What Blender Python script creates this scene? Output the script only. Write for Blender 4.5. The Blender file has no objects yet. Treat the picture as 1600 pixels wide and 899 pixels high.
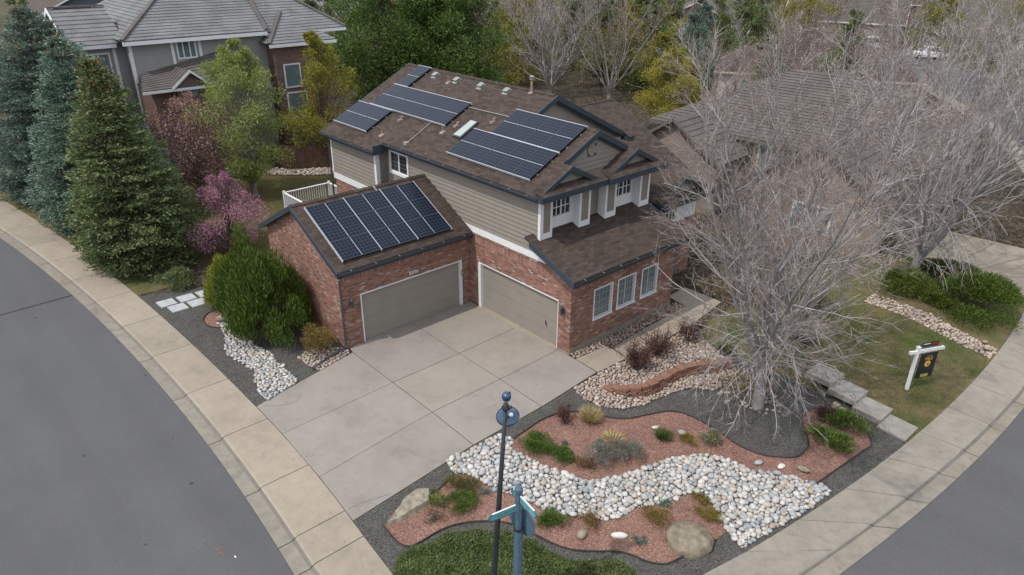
import bpy, math, random
import numpy as np
from mathutils import Vector, Matrix
from mathutils.geometry import tessellate_polygon
R = math.radians
random.seed(7); rng = np.random.default_rng(7)
S = bpy.context.scene
COL = S.collection

# ------------------------------------------------------------------ camera, sky, sun, exposure
cam = bpy.data.cameras.new('camera'); cam_o = bpy.data.objects.new('camera', cam); COL.objects.link(cam_o)
cam.sensor_width = 36.0; cam.lens = 36.0 * 1122.72 / 1600.0; cam.clip_start = 0.1; cam.clip_end = 2000
_yaw, _pitch, _roll = 0.83851, 0.45298, 0.007245
_fw = Vector((-math.sin(_yaw) * math.cos(_pitch), math.cos(_yaw) * math.cos(_pitch), -math.sin(_pitch)))
_r = Vector((math.cos(_yaw), math.sin(_yaw), 0)); _u = _r.cross(_fw)
_R = _r * math.cos(_roll) + _u * math.sin(_roll); _U = _u * math.cos(_roll) - _r * math.sin(_roll)
_m = Matrix((( _R.x, _U.x, -_fw.x, 22.942), (_R.y, _U.y, -_fw.y, -18.082), (_R.z, _U.z, -_fw.z, 14.889), (0, 0, 0, 1)))
cam_o.matrix_world = _m
S.camera = cam_o

SUN_TO = Vector((-0.07, -0.63, 1.0)).normalized()
W = bpy.data.worlds.new('World'); S.world = W; W.use_nodes = True
nt = W.node_tree; bg = nt.nodes['Background']
sky = nt.nodes.new('ShaderNodeTexSky'); sky.sky_type = 'NISHITA'; sky.sun_disc = False
sky.sun_elevation = math.asin(SUN_TO.z); sky.sun_rotation = math.atan2(SUN_TO.x, SUN_TO.y)
sky.air_density = 1.0; sky.dust_density = 2.0; sky.ozone_density = 1.0
veil = nt.nodes.new('ShaderNodeMix'); veil.data_type = 'RGBA'; veil.inputs[0].default_value = .72   # thin even cloud over the sky
veil.inputs[7].default_value = (6.0, 6.1, 6.3, 1); nt.links.new(sky.outputs[0], veil.inputs[6]); nt.links.new(veil.outputs[2], bg.inputs[0]); bg.inputs[1].default_value = 0.15
sun = bpy.data.lights.new('sun', 'SUN'); sun.energy = 2.0; sun.angle = R(1.0); sun.color = (1.0, 0.94, 0.86)
sun_o = bpy.data.objects.new('sun', sun); COL.objects.link(sun_o)
sun_o.rotation_euler = (-SUN_TO).to_track_quat('-Z', 'Y').to_euler(); sun_o.location = (0, -30, 50)
S.view_settings.view_transform = 'Standard'; S.view_settings.look = 'None'
S.view_settings.exposure = 0.76; S.view_settings.gamma = 1.0

# ------------------------------------------------------------------ materials
def srgb(r, g, b):
    f = lambda c: (c / 255 / 12.92) if c <= 10 else ((c / 255 + 0.055) / 1.055) ** 2.4
    return (f(r), f(g), f(b), 1)
class NT:
    def __init__(s, name, rough=0.8, spec=0.3):
        s.m = bpy.data.materials.new(name); s.m.use_nodes = True
        s.t = s.m.node_tree; s.b = s.t.nodes['Principled BSDF']
        s.b.inputs['Roughness'].default_value = rough; s.b.inputs['Specular IOR Level'].default_value = spec
    def n(s, ty, **k):
        d = s.t.nodes.new(ty)
        for a, v in k.items(): setattr(d, a, v)
        return d
    def l(s, a, b): s.t.links.new(a, b)
    def pos(s): return s.n('ShaderNodeNewGeometry').outputs['Position']
    def noise(s, scale, detail=4, vec=None, rough=0.6):
        d = s.n('ShaderNodeTexNoise'); d.inputs['Scale'].default_value = scale; d.inputs['Detail'].default_value = detail
        d.inputs['Roughness'].default_value = rough
        s.l(vec if vec is not None else s.pos(), d.inputs['Vector']); return d.outputs['Fac']
    def ramp(s, fac, stops, const=False):
        d = s.n('ShaderNodeValToRGB'); e = d.color_ramp.elements
        if const: d.color_ramp.interpolation = 'CONSTANT'
        while len(e) > 1: e.remove(e[-1])
        e[0].position = stops[0][0]; e[0].color = stops[0][1]
        for p, c in stops[1:]:
            q = e.new(p); q.color = c
        s.l(fac, d.inputs[0]); return d.outputs[0]
    def mix(s, fac, a, b, mode='MIX'):
        d = s.n('ShaderNodeMix', data_type='RGBA', blend_type=mode)
        for sock, v in ((d.inputs[0], fac), (d.inputs[6], a), (d.inputs[7], b)):
            if hasattr(v, 'is_output') or hasattr(v, 'links'): s.l(v, sock)
            else: sock.default_value = v
        return d.outputs[2]
    def math(s, op, a, b=0.0):
        d = s.n('ShaderNodeMath', operation=op)
        for sock, v in ((d.inputs[0], a), (d.inputs[1], b)):
            if hasattr(v, 'links'): s.l(v, sock)
            else: sock.default_value = v
        return d.outputs[0]
    def bump(s, h, strength=0.3, dist=0.02):
        d = s.n('ShaderNodeBump'); d.inputs['Strength'].default_value = strength; d.inputs['Distance'].default_value = dist
        s.l(h, d.inputs['Height']); s.l(d.outputs[0], s.b.inputs['Normal']); return d
    def col(s, c):
        if hasattr(c, 'links'): s.l(c, s.b.inputs['Base Color'])
        else: s.b.inputs['Base Color'].default_value = c
        return s
def C(r, g, b): return (r, g, b, 1)
def sc(c, k): return (c[0] * k, c[1] * k, c[2] * k, 1)
MATS = {}
def plain(name, c, rough=0.7, var=0.12, scale=3.0, bump=0.0, spec=0.3, metal=0.0, fine=0.0):
    t = NT(name, rough, spec)
    n = t.noise(scale, 5)
    cc = t.ramp(n, [(0.3, sc(c, 1 - var)), (0.7, sc(c, 1 + var))])
    if fine:
        n2 = t.noise(90, 2); cc = t.mix(fine, cc, t.ramp(n2, [(0.35, sc(c, .55)), (0.65, sc(c, 1.5))]))
        t.bump(n2, fine, 0.01)
    elif bump: t.bump(t.noise(scale * 6, 4), bump, 0.02)
    t.col(cc); t.b.inputs['Metallic'].default_value = metal
    MATS[name] = t.m; return t.m
# brick courses running along whichever wall they are on
def brick_mat(name, ramp, mortar, bw=0.215, bh=0.075, soldier=False):
    t = NT(name, 0.9, 0.2)
    sx = t.n('ShaderNodeSeparateXYZ'); t.l(t.pos(), sx.inputs[0])
    along = t.math('ADD', sx.outputs[0], sx.outputs[1])
    cb = t.n('ShaderNodeCombineXYZ')
    t.l(along, cb.inputs[0]); t.l(sx.outputs[2], cb.inputs[1])
    bk = t.n('ShaderNodeTexBrick'); t.l(cb.outputs[0], bk.inputs['Vector'])
    bk.inputs['Color1'].default_value = C(0, 0, 0); bk.inputs['Color2'].default_value = C(1, 1, 1); bk.inputs['Mortar'].default_value = C(.5, .5, .5)
    bk.inputs['Scale'].default_value = 1; bk.inputs['Mortar Size'].default_value = 0.007; bk.inputs['Mortar Smooth'].default_value = 0.2
    bk.inputs['Brick Width'].default_value = bw; bk.inputs['Row Height'].default_value = bh
    if soldier: bk.offset = 0.0
    c = t.ramp(bk.outputs['Color'], ramp)
    c = t.mix(t.math('MULTIPLY', t.noise(14, 3), 0.35), c, C(.22, .14, .115), 'MIX')
    c = t.mix(bk.outputs['Fac'], c, mortar)
    c = t.mix(0.35, c, t.ramp(t.noise(.9, 4), [(.3, C(.45, .42, .42)), (.7, C(1, 1, 1))]), 'MULTIPLY')
    t.col(c); h = t.math('SUBTRACT', 1.0, bk.outputs['Fac']); t.bump(h, .6, .012)
    MATS[name] = t.m
brick_mat('brick', [(0, C(.085, .046, .040)), (.18, C(.19, .078, .052)), (.4, C(.255, .108, .070)), (.62, C(.30, .148, .10)), (.8, C(.17, .076, .056)), (.92, C(.31, .225, .195)), (1, C(.38, .31, .285))], C(.20, .165, .145))
brick_mat('brick_soldier', [(0, C(.14, .06, .045)), (.4, C(.22, .10, .075)), (.8, C(.27, .135, .10)), (1, C(.33, .2, .16))], C(.26, .22, .2), bw=0.075, bh=0.44, soldier=True)
brick_mat('brick_far', [(0, C(.08, .042, .04)), (.5, C(.13, .068, .058)), (1, C(.19, .11, .095))], C(.2, .17, .16))
# asphalt shingles; the courses follow the slope
def shingle_mat(name, ramp, w=0.30, h=0.145):
    t = NT(name, 0.92, 0.15)
    g = t.n('ShaderNodeNewGeometry')
    sp = t.n('ShaderNodeSeparateXYZ'); t.l(g.outputs['Position'], sp.inputs[0])
    sn = t.n('ShaderNodeSeparateXYZ'); t.l(g.outputs['True Normal'], sn.inputs[0])
    ax = t.math('ABSOLUTE', sn.outputs[0]); ay = t.math('ABSOLUTE', sn.outputs[1])
    f = t.math('GREATER_THAN', ax, ay)
    a = t.n('ShaderNodeCombineXYZ'); t.l(sp.outputs[0], a.inputs[0]); t.l(t.math('MULTIPLY', sp.outputs[1], 1.117), a.inputs[1])
    b = t.n('ShaderNodeCombineXYZ'); t.l(sp.outputs[1], b.inputs[0]); t.l(t.math('MULTIPLY', sp.outputs[0], 1.117), b.inputs[1])
    mx = t.n('ShaderNodeMix', data_type='VECTOR'); t.l(f, mx.inputs[0]); t.l(a.outputs[0], mx.inputs[4]); t.l(b.outputs[0], mx.inputs[5])
    bk = t.n('ShaderNodeTexBrick'); t.l(mx.outputs[1], bk.inputs['Vector'])
    bk.inputs['Color1'].default_value = C(0, 0, 0); bk.inputs['Color2'].default_value = C(1, 1, 1); bk.inputs['Mortar'].default_value = C(.2, .2, .2)
    bk.inputs['Scale'].default_value = 1; bk.inputs['Mortar Size'].default_value = 0.006; bk.inputs['Mortar Smooth'].default_value = 0.3
    bk.inputs['Brick Width'].default_value = w; bk.inputs['Row Height'].default_value = h
    bk.offset = 0.37; bk.offset_frequency = 2
    c = t.ramp(bk.outputs['Color'], ramp)
    c = t.mix(t.math('MULTIPLY', bk.outputs['Fac'], .75), c, sc(ramp[0][1], .45))
    c = t.mix(0.35, c, t.ramp(t.noise(60, 2), [(.3, C(.5, .5, .5)), (.7, C(1.3, 1.3, 1.3))]), 'MULTIPLY')
    c = t.mix(0.4, c, t.ramp(t.noise(.7, 4), [(.3, C(.65, .65, .66)), (.7, C(1.15, 1.12, 1.1))]), 'MULTIPLY')
    t.col(c)
    hh = t.math('ADD', t.math('SUBTRACT', 1.0, bk.outputs['Fac']), t.math('MULTIPLY', bk.outputs['Color'], .5)); t.bump(hh, .5, .012)
    MATS[name] = t.m
shingle_mat('shingle', [(0, C(0.0386, 0.0305, 0.0269)), (.3, C(0.0497, 0.0383, 0.0328)), (.55, C(0.0589, 0.0452, 0.0386)), (.8, C(0.0708, 0.0531, 0.0445)), (1, C(0.0534, 0.0435, 0.0386))])
def gravel_mat(name, stops, scale, bump=.7, patch=0.25):
    t = NT(name, .95, .15)
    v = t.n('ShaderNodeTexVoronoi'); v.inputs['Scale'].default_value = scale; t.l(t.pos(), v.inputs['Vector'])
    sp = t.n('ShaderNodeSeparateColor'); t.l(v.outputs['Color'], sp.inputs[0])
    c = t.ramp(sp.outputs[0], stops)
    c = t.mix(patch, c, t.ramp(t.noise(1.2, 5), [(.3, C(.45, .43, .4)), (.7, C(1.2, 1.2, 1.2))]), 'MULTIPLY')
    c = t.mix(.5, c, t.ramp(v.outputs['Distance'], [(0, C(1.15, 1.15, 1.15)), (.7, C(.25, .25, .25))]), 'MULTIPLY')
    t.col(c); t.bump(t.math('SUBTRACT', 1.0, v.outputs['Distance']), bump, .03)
    MATS[name] = t.m
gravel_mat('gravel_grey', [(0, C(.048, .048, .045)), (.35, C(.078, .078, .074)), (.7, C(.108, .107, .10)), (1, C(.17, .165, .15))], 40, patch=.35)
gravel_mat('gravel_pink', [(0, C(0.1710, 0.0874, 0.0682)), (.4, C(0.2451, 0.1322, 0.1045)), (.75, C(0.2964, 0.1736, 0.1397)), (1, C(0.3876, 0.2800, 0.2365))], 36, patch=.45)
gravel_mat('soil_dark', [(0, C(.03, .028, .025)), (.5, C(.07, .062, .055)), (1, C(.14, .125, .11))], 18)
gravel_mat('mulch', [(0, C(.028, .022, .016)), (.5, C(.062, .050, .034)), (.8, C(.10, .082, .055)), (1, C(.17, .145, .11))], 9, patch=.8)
def concrete(name, c, stain=.25):
    t = NT(name, .88, .25)
    oi = t.n('ShaderNodeObjectInfo')
    a = t.ramp(t.noise(.55, 6, rough=.7), [(.28, sc(c, .80)), (.5, c), (.75, sc(c, 1.10))])
    a = t.mix(.5, a, t.ramp(oi.outputs['Random'], [(0, C(.86, .865, .87)), (.5, C(1, 1, 1)), (1, C(1.06, 1.03, .98))]), 'MULTIPLY')
    a = t.mix(stain, a, t.ramp(t.noise(3.1, 8, rough=.75), [(.38, C(.62, .60, .57)), (.55, C(1, 1, 1))]), 'MULTIPLY')
    a = t.mix(.25, a, t.ramp(t.noise(120, 2), [(.3, C(.75, .75, .75)), (.7, C(1.2, 1.2, 1.2))]), 'MULTIPLY')
    v = t.n('ShaderNodeTexVoronoi', feature='DISTANCE_TO_EDGE'); v.inputs['Scale'].default_value = .42; wv = t.n('ShaderNodeVectorMath', operation='ADD'); nz = t.n('ShaderNodeTexNoise'); nz.inputs['Scale'].default_value = 2.2; nz.inputs['Detail'].default_value = 5; t.l(t.pos(), nz.inputs['Vector']); t.l(t.pos(), wv.inputs[0]); t.l(nz.outputs['Color'], wv.inputs[1]); t.l(wv.outputs[0], v.inputs['Vector'])
    a = t.mix(t.math('MULTIPLY', t.noise(.8, 2), .7), a, t.ramp(v.outputs['Distance'], [(.0, C(.55, .54, .52)), (.006, C(1, 1, 1))]), 'MULTIPLY')
    v2 = t.n('ShaderNodeTexVoronoi'); v2.inputs['Scale'].default_value = 1.3; t.l(t.pos(), v2.inputs['Vector']); a = t.mix(.8, a, t.ramp(v2.outputs['Distance'], [(.03, C(.55, .54, .53)), (.06, C(1, 1, 1))]), 'MULTIPLY')
    t.col(a); t.bump(t.noise(150, 2), .08, .01); MATS[name] = t.m
concrete('drive_conc', C(.212, .194, .174), .15); concrete('walk_conc', C(.245, .214, .173)); concrete('walk_conc_grey', C(.212, .196, .170), .4)
concrete('gutter_conc', C(.20, .183, .155), .5); concrete('step_conc', C(.24, .23, .21), .5)
plain('curb_shade', C(.12, .112, .10), .9, .2, 2, fine=.3)  # sloped kerb face: its shade is put into a darker colour
def asphalt():
    t = NT('asphalt', .88, .25); c = C(.073, .0745, .0795)
    mp = t.n('ShaderNodeMapping'); mp.inputs['Scale'].default_value = (.06, .9, 1); t.l(t.pos(), mp.inputs['Vector'])
    a = t.ramp(t.noise(.35, 6, rough=.7), [(.3, sc(c, .93)), (.7, sc(c, 1.07))])
    a = t.mix(.3, a, t.ramp(t.noise(1.0, 5, mp.outputs[0]), [(.35, C(.82, .82, .83)), (.65, C(1.12, 1.12, 1.11))]), 'MULTIPLY')
    a = t.mix(.6, a, t.ramp(t.noise(38, 3, rough=.8), [(.3, C(.6, .6, .6)), (.5, C(1, 1, 1)), (.72, C(1.5, 1.5, 1.48))]), 'MULTIPLY')
    v = t.n('ShaderNodeTexVoronoi'); v.inputs['Scale'].default_value = .8; t.l(t.pos(), v.inputs['Vector'])
    a = t.mix(1.0, a, t.ramp(t.math('ADD', v.outputs['Distance'], t.math('MULTIPLY', t.noise(14, 3), .05)), [(.055, C(.35, .35, .36)), (.085, C(1, 1, 1))]), 'MULTIPLY')
    t.col(a); t.bump(t.noise(90, 3), .35, .012); MATS['asphalt'] = t.m
asphalt()
def lawn(name, g, d, bias=.5):
    t = NT(name, .95, .1)
    n = t.noise(.55, 6, rough=.7); k = t.ramp(n, [(bias - .13, C(0, 0, 0)), (bias + .13, C(1, 1, 1))])
    c = t.mix(k, g, d); c = t.mix(.7, c, t.ramp(t.noise(28, 3), [(.3, C(.4, .4, .4)), (.7, C(1.5, 1.5, 1.4))]), 'MULTIPLY')
    t.col(c); t.bump(t.noise(40, 4), .8, .05); MATS[name] = t.m
lawn('lawn', C(.050, .075, .020), C(.135, .108, .062), .47); lawn('lawn_back', C(.058, .066, .020), C(.105, .075, .04), .5)
lawn('ground_far', C(.045, .052, .026), C(.095, .078, .055), .5)
plain('siding', C(.185, .166, .143), .65, .05, 2); plain('siding_panel', C(.19, .158, .138), .65, .05, 2)
plain('door_paint', C(.20, .182, .158), .6, .06, 1.2)
plain('white_trim', C(.55, .56, .57), .5, .05, 4); plain('white_plastic', C(.60, .61, .62), .35, .03, 4)
plain('fascia', C(.030, .041, .054), .5, .15, 3); plain('gutter', C(.045, .052, .062), .4, .15, 4)
plain('soffit', C(.10, .09, .08), .8, .1, 3)
plain('roof_metal', C(.20, .205, .195), .5, .12, 6); plain('flash', C(.22, .165, .145), .7, .15, 9)
plain('skylight_glass', C(.27, .31, .305), .25, .06, 3)
plain('alu', C(.36, .365, .39), .4, .05, 5, metal=.2); plain('panel_frame', C(.045, .052, .064), .4, .1, 5)
def solar():
    t = NT('solar_cell', .3, .12)
    tc = t.n('ShaderNodeTexCoord'); sp = t.n('ShaderNodeSeparateXYZ'); t.l(tc.outputs['UV'], sp.inputs[0])
    def grid(o, n, w):
        f = t.math('FRACT', t.math('MULTIPLY', o, n)); d = t.math('ABSOLUTE', t.math('SUBTRACT', f, .5)); return t.math('GREATER_THAN', d, .5 - w)
    g = t.math('MAXIMUM', grid(sp.outputs[0], 6, .055), grid(sp.outputs[1], 5, .055))
    c = t.mix(t.noise(2.2, 2), C(.0045, .0075, .0155), C(.0075, .012, .024))
    c = t.mix(t.math('MULTIPLY', g, .7), c, C(.050, .066, .090))
    t.col(c); t.b.inputs['Coat Weight'].default_value = .0; t.b.inputs['Coat Roughness'].default_value = .08; MATS['solar_cell'] = t.m
solar()
def glass(name, c, rough=.08):
    t = NT(name, rough, .6); t.col(t.mix(t.noise(1.3, 2), sc(c, .6), sc(c, 1.5))); MATS[name] = t.m
glass('glass_dark', C(.022, .026, .028)); glass('glass_blind', C(.10, .13, .132), .12); glass('glass_far', C(.10, .14, .155), .12)
plain('pole_black', C(.018, .022, .026), .45, .15, 6); plain('lamp_blue', C(.008, .035, .085), .14, .2, 8, spec=.8)
plain('post_teal', C(.055, .10, .14), .6, .2, 9); plain('blade_teal', C(.10, .26, .29), .5, .12, 8); plain('blade_edge', C(.04, .11, .14), .5, .1, 8)
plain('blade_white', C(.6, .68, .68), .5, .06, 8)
plain('sign_red', C(.3, .02, .02), .5, .05); plain('sign_black', C(.012, .013, .017), .4, .1); plain('sign_yellow', C(.55, .33, .04), .5, .15, 20)
plain('sign_olive', C(.26, .26, .03), .5, .3, 30); plain('sign_pink', C(.28, .15, .15), .5, .1)
plain('number_white', C(.75, .73, .76), .5, .02)
plain('edging', C(.025, .023, .022), .7, .2, 6)
plain('sandstone', C(.20, .178, .138), .92, .35, 6, bump=.9); plain('boulder', C(.165, .142, .105), .95, .42, 4.5, bump=1.0, fine=.0); plain('rock_grey', C(.24, .245, .245), .9, .25, 4, bump=.5)
plain('rock_white', C(.45, .44, .42), .85, .12, 5, bump=.3)
plain('redstone', C(.165, .088, .062), .92, .28, 4, bump=.6); plain('flag_pale', C(.30, .315, .325), .88, .18, 4, bump=.3)
plain('weathered_wood', C(.19, .16, .13), .9, .3, 5, bump=.6)
plain('fence_wood', C(.075, .042, .030), .9, .35, 3, bump=.4)
plain('bark', C(.175, .165, .155), .95, .3, 6, bump=.6); plain('bark_pale', C(.19, .18, .176), .9, .22, 5, bump=.4); plain('branch_pale', C(.30, .288, .295), .9, .22, 5, bump=.3); plain('bark_brown', C(.10, .075, .06), .95, .3, 6, bump=.6)
plain('car_white', C(.62, .63, .64), .25, .02, 3, spec=.5); plain('car_silver', C(.42, .43, .45), .3, .03, 3, spec=.5)
plain('tyre', C(.018, .018, .018), .8, .1); plain('rim', C(.35, .35, .36), .35, .05, metal=.6); plain('lamp_red', C(.35, .02, .02), .3, .05)
def stone_mat(name, stops):
    t = NT(name, .85, .3)
    g = t.n('ShaderNodeNewGeometry'); oi = t.n('ShaderNodeObjectInfo')
    k = t.math('FRACT', t.math('ADD', g.outputs['Random Per Island'], oi.outputs['Random']))
    c = t.ramp(k, stops); c = t.mix(.4, c, t.ramp(t.noise(22, 4), [(.3, C(.6, .6, .6)), (.7, C(1.2, 1.2, 1.2))]), 'MULTIPLY')
    t.col(c); t.bump(t.noise(30, 3), .2, .02); MATS[name] = t.m
stone_mat('cobble', [(0, C(0.2916, 0.2862, 0.2700)), (.2, C(0.4104, 0.3996, 0.3780)), (.4, C(0.2376, 0.2506, 0.2592)), (.55, C(0.4644, 0.4536, 0.4320)), (.7, C(0.1836, 0.2106, 0.2322)), (.8, C(0.3996, 0.3672, 0.3186)), (.9, C(0.2916, 0.2322, 0.1836)), (1, C(0.4320, 0.4212, 0.3996))])
stone_mat('cobble_tan', [(0, C(0.277, 0.205, 0.165)), (.2, C(0.363, 0.297, 0.244)), (.4, C(0.218, 0.178, 0.158)), (.55, C(0.383, 0.330, 0.284)), (.7, C(0.165, 0.145, 0.139)), (.85, C(0.317, 0.224, 0.178)), (1, C(0.409, 0.376, 0.337))])
stone_mat('cobble_brown', [(0, C(0.210, 0.154, 0.126)), (.3, C(0.294, 0.224, 0.182)), (.5, C(0.140, 0.112, 0.098)), (.75, C(0.336, 0.273, 0.231)), (1, C(0.252, 0.175, 0.140))])
def leaf_mat(name, stops, trans=.25, rough=.6, scale=1.3, patch=.45):
    t = NT(name, rough, .25)
    g = t.n('ShaderNodeNewGeometry')
    c = t.ramp(g.outputs['Random Per Island'], stops)
    c = t.mix(patch, c, t.ramp(t.noise(scale, 4), [(.3, C(.5, .52, .55)), (.7, C(1.25, 1.22, 1.15))]), 'MULTIPLY')
    t.col(c)
    if trans:
        tr = t.n('ShaderNodeBsdfTranslucent'); t.l(c, tr.inputs[0]); mx = t.n('ShaderNodeMixShader'); mx.inputs[0].default_value = trans
        out = t.t.nodes['Material Output']; t.l(t.b.outputs[0], mx.inputs[1]); t.l(tr.outputs[0], mx.inputs[2]); t.l(mx.outputs[0], out.inputs[0])
    MATS[name] = t.m
def lm(name, dark, mid, light, **k): leaf_mat(name, [(0, C(*dark)), (.5, C(*mid)), (1, C(*light))], **k)
lm('needles_green', (0.052, 0.082, 0.037), (0.111, 0.152, 0.064), (0.221, 0.252, 0.105), trans=.2)
lm('needles_blue', (0.0605, 0.1067, 0.0799), (0.1210, 0.1858, 0.1421), (0.2218, 0.3036, 0.2324), trans=.2)
lm('needles_teal', (0.053, 0.092, 0.076), (0.106, 0.163, 0.133), (0.200, 0.255, 0.208), trans=.2)
lm('needles_cone', (.10, .055, .025), (.17, .095, .04), (.22, .13, .06), trans=0)
lm('needles_pine', (0.0406, 0.0720, 0.0153), (0.0741, 0.1240, 0.0255), (0.1248, 0.1880, 0.0467), trans=.3)
lm('juniper_dark', (0.0232, 0.0442, 0.0073), (0.0580, 0.0969, 0.0146), (0.1264, 0.1790, 0.0291), trans=.2)
lm('juniper_gold', (.10, .12, .014), (.19, .21, .026), (.29, .30, .045), trans=.2)
lm('juniper_low', (0.044, 0.070, 0.021), (0.083, 0.118, 0.036), (0.143, 0.174, 0.063), trans=.2, scale=1.8, patch=.6)
lm('juniper_brown', (.08, .055, .035), (.12, .09, .055), (.15, .13, .07), trans=.1)
lm('leaf_spring', (.12, .165, .03), (.225, .28, .07), (.38, .42, .17), trans=.4)
lm('leaf_yellow', (.19, .175, .022), (.30, .27, .04), (.39, .36, .08), trans=.4)
lm('leaf_olive', (.11, .115, .016), (.18, .175, .026), (.26, .235, .045), trans=.3)
lm('leaf_green', (.035, .07, .012), (.07, .125, .022), (.13, .19, .04), trans=.25)
lm('blossom', (0.2520, 0.1058, 0.1628), (0.3885, 0.1886, 0.2678), (0.5250, 0.3220, 0.4200), trans=.35)
lm('blossom_pale', (.34, .17, .21), (.5, .32, .37), (.66, .52, .55), trans=.3)
lm('leaf_plum', (.035, .014, .016), (.075, .03, .03), (.12, .05, .045), trans=.2)
lm('leaf_russet', (.10, .05, .03), (.17, .085, .045), (.23, .13, .06), trans=.2)
lm('bud', (.13, .07, .045), (.20, .11, .07), (.28, .17, .11), trans=.1)
lm('sage', (.11, .115, .095), (.18, .185, .155), (.27, .265, .225), trans=.15)
lm('straw', (.25, .19, .08), (.40, .32, .15), (.55, .46, .26), trans=.2)
lm('grass_blade', (.06, .075, .018), (.11, .12, .035), (.2, .165, .085), trans=.2, scale=.7, patch=.6)
lm('grass_dry', (.14, .10, .05), (.22, .165, .09), (.3, .24, .14), trans=.2)
lm('twig_pale', (.13, .105, .095), (.225, .20, .19), (.39, .375, .375), trans=0, patch=.2)
lm('twig_brown', (.12, .085, .065), (.19, .15, .125), (.28, .24, .21), trans=0, patch=.2)
lm('twig_dark', (.05, .03, .028), (.085, .05, .045), (.13, .09, .08), trans=0, patch=.2)

# ------------------------------------------------------------------ builders
ORG = {}
def link(o): COL.objects.link(o); return o
def tag(o, label=None, cat=None, group=None, kind=None):
    if label: o['label'] = label
    if cat: o['category'] = cat
    if group: o['group'] = group
    if kind: o['kind'] = kind
    return o
def thing(name, label, cat, loc, group=None, kind=None):
    o = link(bpy.data.objects.new(name, None)); o.location = loc; o.empty_display_size = .3
    ORG[o.name] = Vector(loc); return tag(o, label, cat, group, kind)
def place(name, me, mats, parent=None, org=None):
    for m in (mats if isinstance(mats, (list, tuple)) else [mats]): me.materials.append(MATS[m])
    o = link(bpy.data.objects.new(name, me))
    if parent is not None:
        o.parent = parent; ORG[o.name] = ORG[parent.name]; org = ORG[parent.name]
        me.transform(Matrix.Translation(-org))
    elif org is not None:
        org = Vector(org); me.transform(Matrix.Translation(-org)); o.location = org; ORG[o.name] = org
    else: ORG[o.name] = Vector((0, 0, 0))
    return o
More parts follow.
